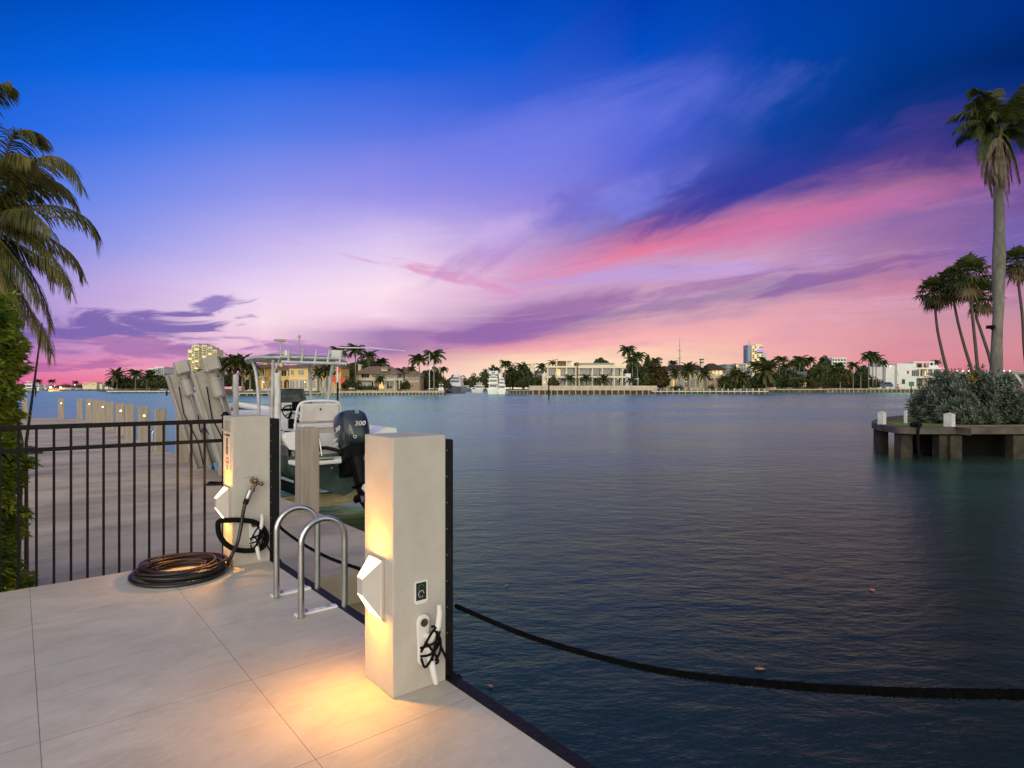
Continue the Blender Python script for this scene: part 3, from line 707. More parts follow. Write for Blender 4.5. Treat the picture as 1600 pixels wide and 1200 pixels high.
MB().tube(smooth_path([(.2, .52, .70), (.02, .52, .72), (-.10, .52, .56), (-.2, .52, .26)], 5), .012, 8).build('grab_handle', STEEL, boat)
MB().cyl((-.02, .62, .1), (-.05, .62, .02), .05).cyl((-.02, .62, .02), (-.02, .62, -.22), .025).build('trim_tab', BLK, boat)
for y_, z_ in ((.25, -.0), (.16, .07)): MB().cyl((0, y_, z_), (-.015, y_, z_), .025).build('drain_fitting', CHROME, boat)
# deck hardware
MB().box(.1, .25, .98, 1.06, .70, .72).build('stern_cleat', BLK, boat, bevel=.005)
MB().box(.55, .85, .97, 1.10, .705, .72).build('rod_holder', BLK, boat, bevel=.005)
# console
mb = MB(); mb.loft([[(x, y, z) for x, y in ((2.35, .44), (3.25, .40), (3.45, .22), (3.45, -.22), (3.25, -.40), (2.35, -.44))] for z in (.15, .75)] + [[(2.42, .43, 1.0), (3.2, .38, 1.12), (3.35, .2, 1.12), (3.35, -.2, 1.12), (3.2, -.38, 1.12), (2.42, -.43, 1.0)]], smooth=False)
con = mb.build('console', GEL, boat, bevel=.03)
MB().loft([[(2.40, .42, 1.02), (2.40, -.42, 1.02), (2.62, -.40, 1.17), (2.62, .40, 1.17)], [(2.75, .42, 1.03), (2.75, -.42, 1.03), (2.75, -.40, 1.20), (2.75, .40, 1.20)]], smooth=False).build('dash_panel', BLK, con)
MB().box(2.36, 2.41, .16, .38, 1.06, 1.19).build('chart_screen', WHT, con, bevel=.006)
mb = MB(); hub = Vector((2.22, .22, .98)); ax = Vector((-.8, 0, .6)); e1 = Vector((0, 1, 0)); e2 = ax.cross(e1).normalized()
mb.tube([hub + (e1 * math.cos(a) + e2 * math.sin(a)) * .19 for a in [2*math.pi*k/24 for k in range(24)]], .013, 8, closed=True)
for a in (0.5, 2.6, 4.7): mb.cyl(hub, hub + (e1 * math.cos(a) + e2 * math.sin(a)) * .19, .012)
mb.cyl(hub, hub - ax * .2, .03)
mb.build('steering_wheel', BLK, con)
MB().box(2.30, 2.345, .02, .26, .62, .82).build('speaker_panel', BLK, con, bevel=.02)
MB().loft([[(2.95, .42, 1.1), (2.95, -.42, 1.1), (2.96, -.42, 1.12), (2.96, .42, 1.12)], [(3.05, .36, 1.5), (3.05, -.36, 1.5), (3.06, -.36, 1.5), (3.06, .36, 1.5)]], smooth=False).build('windscreen', mat('smoked_screen', (.05, .07, .07), .1, spec=.6), con)
# leaning post
lpz = MB()
for s_ in (1, -1):
    lpz.tube(smooth_path([(1.75, s_ * .47, .15), (1.65, s_ * .47, .7), (1.52, s_ * .47, 1.05), (1.48, s_ * .40, 1.2), (1.47, s_ * .2, 1.235), (1.47, 0, 1.24)], 5), .025, 8)
    lpz.tube([(1.2, s_ * .44, .15), (1.35, s_ * .44, .72)], .022, 8)
st_ = lpz.build('leaning_post', GEL, boat, loc=(0, -.12, 0))
mx = Matrix.Translation((1.50, 0, .97)) @ Matrix.Rotation(R(-9), 4, 'Y')
MB().box(-.04, .04, -.42, .42, -.17, .22, mx).build('backrest', VINYL, st_, bevel=.035, seg=3)
MB().cyl((1.444, 0, 1.06), (1.440, 0, 1.06), .022, n=14).build('badge', BLK, st_)
MB().box(1.32, 1.88, -.43, .43, .66, .77).build('seat_cushion', VINYL, st_, bevel=.03)
MB().box(1.34, 1.80, -.40, .40, .18, .62).build('tackle_box', GEL, st_, bevel=.02)
MB().box(1.28, 1.30, -.44, .44, .56, .66).build('rod_rack', GREY, st_, bevel=.01)
# T-top
tt = MB()
zt = 2.12
for s_ in (1, -1):
    tt.tube(smooth_path([(2.30, s_ * .62, .16), (2.28, s_ * .62, 1.1), (2.15, s_ * .64, 1.8), (2.05, s_ * .66, zt)], 6), .038, 8)
    tt.tube(smooth_path([(3.30, s_ * .60, .16), (3.25, s_ * .60, 1.1), (3.35, s_ * .62, 1.8), (3.5, s_ * .66, zt)], 6), .040, 8)
    tt.tube([(2.28, s_ * .62, 1.15), (3.25, s_ * .60, 1.15)], .02, 8)
    tt.tube([(2.28, s_ * .62, 1.2), (2.85, s_ * .62, 1.75), (3.3, s_ * .62, 1.75)], .018, 8)
    tt.tube([(2.15, s_ * .64, 1.75), (1.85, s_ * .60, zt)], .022, 8)
    tt.tube(smooth_path([(1.55, s_ * .70, zt + .02), (2.4, s_ * .86, zt + .05), (3.3, s_ * .86, zt + .04), (3.9, s_ * .62, zt - .02)], 5), .03, 8)
for x in (1.55, 2.0, 2.6, 3.2, 3.9):
    w_ = .70 if x < 1.6 else (.62 if x > 3.8 else .85)
    tt.tube([(x, -w_, zt + .03), (x, w_, zt + .03)], .028, 8)
tt.tube([(1.45, -.70, zt - .08), (1.45, .70, zt - .08)], .032, 8)
ttf = tt.build('t_top_frame', ALU, boat)
MB().prism([(1.75, .80), (3.4, .84), (4.05, .55), (4.05, -.55), (3.4, -.84), (1.75, -.80)], zt + .075, zt + .095).build('t_top_canvas', CANV, ttf, bevel=.006)
for y in (-.55, -.28, 0, .28, .55):
    MB().tube([(1.50, y, zt - .12), (1.34, y, zt + .20)], .024, 8).build('rod_tube', ALU, ttf)
MB().cyl((1.7, .62, zt + .05), (1.7, .62, zt + .36), .02).box(1.66, 1.86, .52, .72, zt + .36, zt + .40).build('antenna_mount', GREY, ttf)
MB().cyl((1.75, .50, zt + .05), (1.75, .50, zt + .18), .05, .03).build('horn', WHT, ttf)
MB().cyl((2.2, .06, zt + .05), (2.2, .06, zt + .50), .014).ball((2.2, .06, zt + .52), .035).build('anchor_light', GREY, ttf)
MB().ball((2.3, .28, zt + .12), .12, sc=(1, 1, .5)).build('radar_puck', WHT, ttf)
MB().box(1.62, 1.74, -.66, -.46, zt + .05, zt + .22).build('spreader_light', WHT, ttf, bevel=.01)
MB().tube([(1.68, -.62, zt + .28), (1.2, -1.2, zt + .27), (.7, -1.75, zt + .20)], [.013, .01, .006], 8).build('whip_antenna', WHT, ttf)
# bow rails
for s_ in (1, -1):
    P = smooth_path([(4.3, s_ * 1.05, .82), (4.35, s_ * 1.02, 1.08), (4.9, s_ * .98, 1.16), (5.7, s_ * .78, 1.22), (6.2, s_ * .66, 1.2), (6.35, s_ * .6, 1.0)], 6)
    MB().tube(P, .014, 8).build('bow_rail', STEEL, boat)
# outboard
eng = empty('outboard_engine', (-.52, 0, 0), 0); setp(eng, boat); eng.location = (-.52, -.04, 0.02); eng.rotation_euler = (0, R(19), 0)
def sec(z, x0, x1, w, xo=0.0, n=20):
    out = []
    for k in range(n):
        a = 2*math.pi*k/n; c_, s2 = math.cos(a), math.sin(a)
        e = lambda q: math.copysign(abs(q) ** .62, q)
        out.append(((x0 + x1)/2 + e(c_) * (x1 - x0)/2, e(s2) * w/2, z))
    return out
MB().loft([sec(.42, -.26, .30, .40), sec(.46, -.30, .34, .47), sec(.62, -.34, .38, .53), sec(.86, -.33, .40, .54), sec(.99, -.28, .39, .52), sec(1.07, -.20, .36, .46), sec(1.10, -.10, .28, .34), sec(1.11, .0, .16, .1)]).build('cowl', NAVY, eng)
MB().loft([sec(.20, -.14, .20, .26), sec(.34, -.20, .26, .34), sec(.425, -.24, .28, .38)]).loft([sec(-.31, -.10, .14, .11), sec(-.1, -.12, .17, .16), sec(.22, -.14, .18, .24)]).box(.15, .55, -.14, .14, -.05, .42).build('midsection', BLK, eng)
MB().prism([(-.34, -.10), (-.34, .10), (.12, .12), (.28, .03), (.28, -.03), (.12, -.12)], -.33, -.31).loft([sec(-.46, -.16, .30, .04), sec(-.50, -.2, .34, .11), sec(-.56, -.2, .34, .11), sec(-.60, -.12, .3, .04)]).loft([sec(-.48, -.08, .14, .05), sec(-.30, -.10, .16, .09)]).prism([(-.02, -.76), (.16, -.58), (-.12, -.58)], -.01, .01, Matrix.Rotation(R(90), 4, 'X')).build('gearcase', BLK, eng)
mb = MB()
for k in range(3):
    a = 2*math.pi*k/3; rm = Matrix.Translation((-.24, 0, -.53)) @ Matrix.Rotation(a, 4, 'X')
    mb.add([rm @ Vector(q) for q in ((-.02, -.02, .03), (.03, .03, .03), (.04, .09, .12), (.0, .05, .19), (-.03, -.06, .15))], [(0, 1, 2, 3, 4)])
mb.cyl((-.18, 0, -.53), (-.32, 0, -.53), .04).build('propeller', STEEL, eng)
LET = mat('white_lettering', (.75, .76, .78), .4)
bx = Matrix(((0, 0, -1, 0), (-1, 0, 0, 0), (0, 1, 0, 0), (0, 0, 0, 1)))
text_mesh('300', .125, .004, LET, eng, Matrix.Translation((-.341, .0, .765)) @ bx @ Matrix.Diagonal((1.15, 1, 1, 1)), 'lettering', .25)
text_mesh('300', .125, .004, LET, eng, Matrix.Translation((.04, .272, .77)) @ Matrix(((-1, 0, 0, 0), (0, 0, 1, 0), (0, 1, 0, 0), (0, 0, 0, 1))) @ Matrix.Diagonal((1.15, 1, 1, 1)), 'lettering', .25)
mb = MB().tube([(-.30, .035 * math.cos(a), 1.0 + .028 * math.sin(a)) for a in [2*math.pi*k/18 for k in range(18)]], .004, 6, closed=True)
for a in (math.pi/2, math.pi*7/6, -math.pi/6): mb.cyl((-.302, 0, 1.0), (-.302, .032*math.cos(a), 1.0+.026*math.sin(a)), .003)
mb.build('emblem', LET, eng)
MB().tube([(-.325, .12 + .028*math.cos(a), .525 + .028*math.sin(a)) for a in [2*math.pi*k/16 for k in range(16)]], .007, 6, closed=True).build('round_badge', LET, eng)
for z in (.50, .60): MB().box(.12, .34, .262, .270, z, z + .035).build('stripe', LET, eng)
MB().tube(smooth_path([(.35, .1, .3), (.55, .35, .38), (.75, .42, .32), (.85, .4, .2)], 6), .035, 8).build('rigging_hose', BLK, boat, loc=(-.52, 0, 0))

# lift
MOT = mat('motor_grey', (.44, .42, .38), .4, .3, var=.06, scale=2)
lift = empty('boat_lift', D(0, 0, 0), TH, 'grey and cream boat lift with two slanting tracks under the white boat', 'boat lift')
def ibeam(x0, x1, y, z0, z1, w):
    return MB().box(x0, x1, y - w/2, y + w/2, z0, z0 + .02).box(x0, x1, y - w/2, y + w/2, z1 - .02, z1).box(x0 + .001, x1 - .001, y - .008, y + .008, z0 + .0205, z1 - .0205)
for y in (8.75, 13.2): ibeam(1.7, 5.0, y, -.78, -.54, .16).build('cross_beam', BEAM, lift)
for x in (2.75, 4.15):
    MB().box(x - .07, x + .07, 8.4, 14.5, -.535, -.36).build('bunk', RUB, lift, bevel=.02)
for x, y in ((2.75, 8.75), (4.15, 8.75)): MB().box(x - .09, x + .09, y - .05, y + .05, -.36, -.05).build('guide_bracket', BLK, lift)
for x, y in ((2.24, 8.45), (2.05, 10.4)): MB().cyl((x, y, -.75), (x, y, 1.78), .055, n=16).build('guide_post', PVC, lift)
def track(y, first):
    # plane slanting in x-z : top toward the dock
    a = Vector((1.34, y, 1.84)); b_ = Vector((1.93, y, -.25)); dr = (b_ - a).normalized(); nn = Vector((dr.z, 0, -dr.x))
    if nn.x < 0: nn = -nn
    mxx = Matrix.Translation(a) @ Matrix((( dr.x, 0, nn.x, 0), (0, 1, 0, 0), (dr.z, 0, nn.z, 0), (0, 0, 0, 1)))
    ln = (b_ - a).length
    tk = MB().box(0, ln, -.03, .03, -.20, .20, mxx).build('track_plate', GREY, lift)
    MB().box(.0, ln, -.10, .10, .2005, .225, mxx).build('flange', GREY, tk)
    MB().box(.0, ln, -.10, .10, -.225, -.2005, mxx).build('flange', GREY, tk)
    MB().tube([mxx @ Vector(q) for q in ((.3, -.045, -.05), (.9, -.05, -.12), (1.6, -.05, -.02), (2.2, -.05, -.06))], .010, 6).build('cable', BLK, tk)
    return mxx, tk
for y, nm in ((9.85, 1), (12.35, 2)):
    mxx, tk = track(y, nm)
    m2 = mxx @ Matrix.Translation((-.04, -.20, .12))
    g_ = MB().box(-.20, .08, -.14, .16, -.16, .12, m2).build('gearbox', GREY, lift, bevel=.03)
    MB().box(-.17, .05, -.175, -.141, -.12, .08, m2).build('cover_plate', MOT, g_, bevel=.01)
    q0 = m2 @ Vector((.08, .06, -.02)); q1 = m2 @ Vector((.24, .06, -.02)); q2 = m2 @ Vector((.56, .06, -.02))
    MB().cyl(q0, q1, .10, .06, n=14).build('coupling', GREY, g_)
    MB().cyl(q1, q2, .115, .115, n=18).cyl(m2 @ Vector((.22, .06, -.02)), m2 @ Vector((.25, .06, -.02)), .13, n=18).cyl(m2 @ Vector((.55, .06, -.02)), m2 @ Vector((.60, .06, -.02)), .125, .09, n=18).build('motor', MOT, g_)
    MB().cyl(q2, m2 @ Vector((2.6, .10, -.02)), .03, n=10).build('drive_shaft', STEEL, g_)

cb = MB().box(-.14, .14, -.12, .12, -.26, .26, Matrix.Translation((1.60, 10.9, 1.20)) @ Matrix.Rotation(R(-17), 4, 'Y')).build('control_box', mat('box_grey', (.50, .50, .47), .5, var=.06), lift, bevel=.015)
MB().tube(smooth_path([(1.5, 11.1, .95), (1.55, 11.1, .6), (1.6, 11.0, .7), (1.65, 10.7, .55), (1.7, 10.4, .9)], 6), .012, 6).build('cable', BLK, cb)
MB().cyl((1.9, 11.3, 1.1), (2.05, 11.0, -.3), .05, n=10).build('control_stand', BEAM, cb)

# marker pile with flags, behind the boat
dF = 33.0; bF = Vector((fx(527.5, dF), dF, WATER))
r = empty('marker_pole', bF, 0, 'thin dark marker pole with a white top and small orange flags, seen behind the boat', 'marker pole')
MB().cyl((0, 0, -1), (0, 0, fz(597, dF) - WATER), .055, n=10).build('pole', BLK, r)
MB().cyl((0, 0, fz(597, dF) - WATER), (0, 0, fz(573, dF) - WATER), .04, n=10).build('staff', WHT, r)
FO = mat('flag_orange', (.75, .085, .03), .6, var=.1)
for px, py, s_ in ((521, 594, -1), (536, 594, 1), (529, 580, 1)):
    x = fx(px, dF) - bF.x; z = fz(py, dF) - WATER
    mb = MB()
    mb.loft([[(x - s_ * .14 + s_ * .07 * k, .03 * math.sin(k), z + .24 - .035 * k), (x - s_ * .16 + s_ * .07 * k, .03 * math.sin(k + .5), z - .24 + .05 * k)] for k in range(5)], closed=False, caps=False)
    fl = mb.build('flag', FO, r)
    MB().cyl((x - s_ * .15, 0, z + .28), (x - s_ * .10 if py < 590 else -.0 + (x - s_*.15) * .6, 0, z - .9 if py > 590 else z - .3), .012, n=6).build('flag_stick', WHT, fl)
# ------------------------------------------------------------------ vegetation builders
def frond(mb, P, n, ll, w=0.03, droop=0.55, rad=0.012, taper=True, rn=random, spread=0.9, segs=2, start=0.12):
    """feather leaf along a curve: a rachis and two rows of hanging leaflets"""
    P = smooth_path(P, 5); m = len(P) - 1
    mb.tube(P, [rad * (1 - .8 * i / m) + .001 for i in range(m + 1)], 5)
    vs = []; fs = []
    for k in range(n):
        s_ = start + (1 - start) * (k + rn.random() * .6) / n; f = min(s_ * m, m - .001); i = int(f)
        p = P[i].lerp(P[i+1], f - i); t_ = (P[i+1] - P[i]).normalized()
        sd_ = t_.cross(Vector((0, 0, 1)))
        if sd_.length < .05: sd_ = Vector((1, 0, 0))
        sd_.normalize(); upn = sd_.cross(t_)
        L = ll * (0.55 + .6 * math.sin(math.pi * min(1, s_ * .9 + .08))) * rn.uniform(.85, 1.12) if taper else ll
        for sg in (1, -1):
            d_ = (sd_ * sg * spread + t_ * (.45 + .5 * s_) + upn * rn.uniform(-.05, .3)).normalized()
            q = [p]; cur = p; dd = d_.copy()
            for z_ in range(segs):
                dd = (dd + Vector((0, 0, -droop * rn.uniform(.8, 1.2)))).normalized(); cur = cur + dd * L / segs; q.append(cur)
            wv = t_ * w * .5
            j = len(vs)
            for z_, c_ in enumerate(q[:-1]): vs += [c_ - wv, c_ + wv]
            vs.append(q[-1])
            for z_ in range(segs - 1): a = j + 2*z_; fs.append((a, a+1, a+3, a+2))
            a = j + 2*(segs-1); fs.append((a, a+1, j + 2*segs))
    mb.add(vs, fs)
def arc(az, e0, L, bend, n=7, base=(0, 0, 0)):
    P = [Vector(base)]; e = e0
    for k in range(n):
        e -= bend / n * (0.4 + 1.2 * k / n)
        P.append(P[-1] + Vector((math.cos(az) * math.cos(e), math.sin(az) * math.cos(e), math.sin(e))) * L / n)
    return P
RG = random.Random(5)
LF_D = leafmat('palm_green', (0.034, 0.060, 0.018), (0.115, 0.145, 0.042), 1.2)
LF_DATE = leafmat('date_palm_green', (0.06, 0.075, 0.022), (0.14, 0.14, 0.045), 1.0)
LF_T = leafmat('dark_tree_green', (0.024, 0.040, 0.012), (0.105, 0.125, 0.034), 0.6)
LF_O = leafmat('olive_tree_green', (0.045, 0.058, 0.016), (0.12, 0.115, 0.03), 0.5)
LF_B = leafmat('autumn_tree', (0.10, 0.05, 0.012), (0.05, 0.055, 0.018), 0.4)
TRK = mat('palm_trunk', (0.26, 0.23, 0.20), 0.9, scale=3, bump=0.5, bscale=12, col2=(0.16, 0.14, 0.12), stretch=(1, 1, 4))
TRKD = mat('dark_trunk', (0.10, 0.075, 0.055), 0.9, scale=3, bump=0.5, bscale=12)
def palm_proto(name, h, nf, L, leaf, kind='royal', n=20, w=.26, ll=.85, trunk=.22, lean=0.0):
    r = empty(name, (0, 0, -500))
    P = [(lean * (k / 6) ** 2, 0, h * k / 6) for k in range(7)]
    rad = [trunk * (1.25 if k == 0 else 1.0 + .12 * math.sin(k * .9)) * (1 - .25 * k / 6) for k in range(7)]
    MB().tube(P, rad, 9).build('trunk', TRK if kind != 'dark' else TRKD, r)
    mb = MB(); top = (lean, 0, h)
    if kind == 'royal': mb.tube([(lean, 0, h - .2), (lean, 0, h + .9)], [trunk * .7, trunk * .4], 8)
    for k in range(nf):
        az = k * 2.39996 + RG.uniform(-.15, .15)
        f = (k + .5) / nf
        e0 = R(82) - f * R(85 if kind != 'date' else 110)
        frond(mb, arc(az, e0, L * RG.uniform(.85, 1.1), R(95 if kind != 'date' else 60) * (0.8 + .4 * RG.random()), 6, top), n, ll, w, .45 if kind != 'date' else .25, .03, rn=RG)
    mb.build('crown', leaf, r)
    return r
PP = {
 'royal': [palm_proto('royal_palm', 10, 20, 3.0, LF_D, 'royal'), palm_proto('royal_palm', 10, 18, 3.2, LF_D, 'royal'), palm_proto('royal_palm', 10, 22, 2.8, LF_D, 'royal', lean=.7)],
 'date': [palm_proto('date_palm', 6, 40, 3.0, LF_DATE, 'date', ll=.55, trunk=.3), palm_proto('date_palm', 6, 34, 2.7, LF_DATE, 'date', ll=.5, trunk=.28)],
 'dark': [palm_proto('coconut_palm', 7, 20, 3.2, LF_D, 'dark', ll=.7, trunk=.16, lean=.9)],
}
used_p = {}
GND = {}
def palm(px, py, d, base_z, kind, label, size=1.0, grp=None, var=None):
    """crown heart at bearing px and height py; foot on ground z"""
    lst = PP[kind]; i = (var if var is not None else int(px)) % len(lst); pr = lst[i]
    first = (kind, i) not in used_p; used_p[(kind, i)] = 1
    h0 = {'royal': 10.0, 'date': 6.0, 'dark': 7.0}[kind]
    h = fz(py, d) - base_z
    # crown keeps its own size: scale the whole by size, and trunk height by z for the rest
    o = place(pr, first, (fx(px, d), d, base_z), RG.uniform(0, 6.28), 1.0, label, grp or {'royal': 'royal palms on the far shores', 'date': 'date palms on the far shores', 'dark': 'small palms on the far shores'}[kind])
    o['category'] = 'palm tree'
    size *= {'royal': 1.18, 'date': 1.6, 'dark': 1.3}[kind]
    for ch in kids(o):
        if ch.name.startswith('trunk'): ch.scale = (min(size, 1.3), min(size, 1.3), h / h0)
        else:
            ch.scale = (size, size, size); ch.location = (0 if kind != 'x' else 0, 0, h - h0 * size)
            if kind == 'dark' or i == 2: ch.location.x = (0.9 if kind == 'dark' else .7) * (0) 
    return o
def leafcloud(mb, blobs, n, s0, rn, flat=1.0):
    tot = sum(b[3] * b[4] * b[5] for b in blobs) ; vs = []; fs = []
    for b in blobs:
        k = max(20, int(n * (b[3] * b[4] * b[5]) / tot))
        for _ in range(k):
            a = rn.uniform(0, 2*math.pi); c_ = rn.uniform(-1, 1); q = math.sqrt(1 - c_*c_); rad = rn.uniform(.55, 1.08) ** .6
            d_ = Vector((q*math.cos(a), q*math.sin(a), c_))
            p = Vector((b[0] + d_.x*b[3]*rad, b[1] + d_.y*b[4]*rad, b[2] + d_.z*b[5]*rad))
            nrm = (d_ + Vector((rn.uniform(-1, 1), rn.uniform(-1, 1), rn.uniform(-.6, 1))) * .9).normalized()
            e1 = nrm.orthogonal().normalized(); e2 = nrm.cross(e1); th = rn.uniform(0, 6.28)
            u1 = e1 * math.cos(th) + e2 * math.sin(th); u2 = nrm.cross(u1); s_ = s0 * rn.uniform(.6, 1.3)
            j = len(vs); vs += [p - u1*s_, p + u2*s_*.5, p + u1*s_, p - u2*s_*.5]; fs.append((j, j+1, j+2, j+3))
    mb.add(vs, fs); return mb
def tree(px0, px1, py0, py1, d, base_z, leaf, label, name='broadleaf_tree', n=900, s0=None, seed=None, depth=None, grp=None):
    py0 -= min(5.0, (py1 - py0) * .17) if d < 600 and name == 'broadleaf_tree' else 0; wpx = (px1 - px0) * .07; px0 -= wpx; px1 += wpx
    rn = random.Random(seed if seed is not None else int(px0 * 7 + px1))
    x0, x1 = fx(px0, d), fx(px1, d); zt, zb = fz(py0, d), fz(py1, d); w_ = x1 - x0; cx = (x0 + x1) / 2; hh = zt - base_z
    r = empty(name, (cx, d, base_z), 0, label, 'tree', grp)
    cb = max(hh * .12, zb - base_z); ch = hh - cb
    mb = MB(); mb.tube([(0, 0, -.05), (rn.uniform(-.1, .1) * w_, 0, cb), (rn.uniform(-.1, .1) * w_, 0, cb + ch * .6)], [hh * .035, hh * .025, hh * .01], 7)
    for k in range(4):
        a = rn.uniform(0, 6.28); mb.tube([(0, 0, cb), (math.cos(a)*w_*.3, math.sin(a)*w_*.2, cb + ch*.5)], [hh*.018, hh*.006], 5)
    mb.build('trunk', TRKD, r)
    dp = depth or w_ * .5; bl = []
    nb = max(5, int(w_ / max(ch, .1) * 5) + 4)
    for k in range(nb):
        bx = (k + .5) / nb * 2 - 1; bx = bx * .78 + rn.uniform(-.08, .08)
        env = math.sqrt(max(.08, 1 - bx*bx))
        rz = ch * rn.uniform(.22, .34); bz = cb + ch * .45 * env * rn.uniform(.6, 1.35)
        bz = min(bz, hh - rz); rx = min(w_ * .22, ch * .45) * rn.uniform(.8, 1.2)
        bl.append((bx * w_/2, rn.uniform(-.5, .5) * dp, bz, rx, dp * .5, rz))
        bl.append((bx * w_/2 * .9, rn.uniform(-.3, .3) * dp, cb + ch * .22, rx * 1.1, dp * .5, ch * .25))
    bl.append((0, 0, hh - ch * .3, w_ * .2, dp*.4, ch * .3))
    leafcloud(MB_ := MB(), bl, int(n * 2.6), s0 or max(.2, hh * .055), rn); MB_.build('crown', leaf, r)
    return r
# ------------------------------------------------------------------ far shores
SAND = mat('garden_ground', (0.16, 0.14, 0.09), 0.95, scale=.2, col2=(0.06, 0.08, 0.03))
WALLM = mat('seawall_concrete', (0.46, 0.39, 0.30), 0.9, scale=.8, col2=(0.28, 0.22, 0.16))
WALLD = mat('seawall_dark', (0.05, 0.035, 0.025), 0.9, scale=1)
CAPM = mat('seawall_cap', (0.60, 0.53, 0.42), 0.85, scale=.6, col2=(0.45, 0.38, 0.29))
CAPW = mat('pale_cap', (0.66, 0.61, 0.52), 0.85, scale=.6, col2=(0.52, 0.46, 0.38))
def land(name, pts, z):
    mb = MB(); mb.prism(pts, WATER - 3, z); return tag(mb.build(name, SAND), kind='structure')
def seawall(label, a, b, top_z, cap=.45, n=20, pile=.35, capm=None, posts=0, pm=None, wm_=None, mid=None):
    """concrete seawall from a to b (px, depth), its cap and its piles"""
    A = Vector((fx(*a), a[1], 0)); B = Vector((fx(*b), b[1], 0)); L = (B - A).length; ang = math.atan2(B.y - A.y, B.x - A.x)
    r = empty('seawall', (A.x, A.y, WATER), ang, label, 'seawall', None); H = top_z - WATER
    MB().box(0, L, -.45, .45, H - cap, H).build('cap', capm or CAPM, r, bevel=.03)
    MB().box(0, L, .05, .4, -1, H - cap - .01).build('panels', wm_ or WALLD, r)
    for k in range(n):
        x = (k + .5) / n * L
        MB().box(x - pile/2, x + pile/2, -.40, .049, -1, H - cap - .01).build('pile', pm or WALLM, r)
    for k in range(posts):
        x = (k + .5) / posts * L
        MB().box(x - .22, x + .22, -.2, .24, H + .001, H + 1.15).build('mooring_post', CAPW, r)
    return r
# land bodies (tops sit just under the seawall caps)
land('mansion_island', [(fx(368, 198), 198.5), (fx(530, 215), 215), (fx(694, 236.5), 236.5), (fx(700, 300), 300), (fx(660, 420), 420), (fx(330, 420), 420), (fx(340, 260), 260)], .55)
land('point_island', [(fx(795, 262), 262), (fx(829, 240.5), 240.5), (fx(1017, 240.5), 240.5), (fx(1019, 276.5), 276.5), (fx(1199, 276.5), 276.5), (fx(1195, 420), 420), (fx(800, 420), 420)], .6)
land('north_shore', [(fx(1190, 352), 352), (fx(1500, 352), 352), (fx(1530, 900), 900), (fx(1000, 900), 900)], 1.38)
land('west_island', [(fx(168, 352), 352.5), (fx(300, 352), 352.5), (fx(420, 380), 380), (fx(400, 560), 560), (fx(150, 560), 560)], .35)
land('west_shore', [(fx(-300, 760), 760), (fx(165, 760), 760), (fx(200, 1400), 1400), (fx(-300, 1400), 1400)], .3)
land('canal_bank', [(fx(716, 560), 560), (fx(800, 560), 560), (fx(900, 1200), 1200), (fx(600, 1200), 1200)], .4)
land('city_ground', [(fx(230, 1400), 600), (fx(720, 700), 640), (fx(1300, 900), 910), (fx(1900, 1000), 1000), (fx(1900, 1600), 1600), (fx(100, 1600), 1600)], .5)
seawall('pale seawall with piles and a white cap in front of the yellow mansion', (368, 198), (500, 212), .05, n=12, capm=CAPW, cap=.35)
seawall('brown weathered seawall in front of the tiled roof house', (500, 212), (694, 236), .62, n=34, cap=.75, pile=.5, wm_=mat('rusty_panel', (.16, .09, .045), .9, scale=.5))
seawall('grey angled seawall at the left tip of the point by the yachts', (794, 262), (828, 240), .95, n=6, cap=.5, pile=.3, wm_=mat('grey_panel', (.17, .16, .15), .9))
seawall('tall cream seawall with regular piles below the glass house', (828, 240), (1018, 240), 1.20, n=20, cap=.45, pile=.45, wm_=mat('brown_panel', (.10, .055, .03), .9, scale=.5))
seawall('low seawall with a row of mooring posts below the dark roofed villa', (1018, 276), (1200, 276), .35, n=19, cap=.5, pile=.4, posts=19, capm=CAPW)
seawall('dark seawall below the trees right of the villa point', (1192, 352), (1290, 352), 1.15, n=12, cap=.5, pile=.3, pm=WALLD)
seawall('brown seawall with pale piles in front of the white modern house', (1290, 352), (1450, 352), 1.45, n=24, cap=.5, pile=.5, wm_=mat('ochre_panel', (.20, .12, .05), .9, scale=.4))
seawall('long low white seawall of the far left island', (167, 352), (300, 352), .15, n=14, cap=.7, capm=CAPW)

# ---- houses
def hmat(n, c, v=.06, s=.5, c2=None, rough=.8): return mat(n, c, rough, var=v, scale=s, col2=c2)
CRM = hmat('cream_wall', (.74, .62, .43)); YEL = hmat('yellow_wall', (.82, .56, .20)); WHW = hmat('white_wall', (.78, .77, .76)); BEI = hmat('beige_wall', (.72, .60, .42))
TILER = hmat('tile_roof', (.24, .15, .10), .2, 2, (.15, .09, .07)); TILED = hmat('dark_roof', (.065, .035, .03), .2, 2); TILEB = hmat('brown_roof', (.30, .20, .14), .2, 2, (.20, .13, .09)); GRF = hmat('grey_roof', (.30, .31, .32), .1, 1)
GLS = mat('window_glass', (.035, .055, .065), .12, var=.3, scale=.6, spec=.8); GLD = mat('dark_glass', (.02, .022, .025), .15, var=.2, scale=.6, spec=.7)
TRIM = hmat('white_trim', (.80, .74, .62)); WOOD = hmat('wood', (.22, .11, .06), .15, 2)
LIT = emit('lit_window', (1.0, .62, .22), .75); LITS = emit('warm_lamp', (1.0, .75, .40), 5); TEAL = emit('teal_glow', (.35, .75, .7), .45)
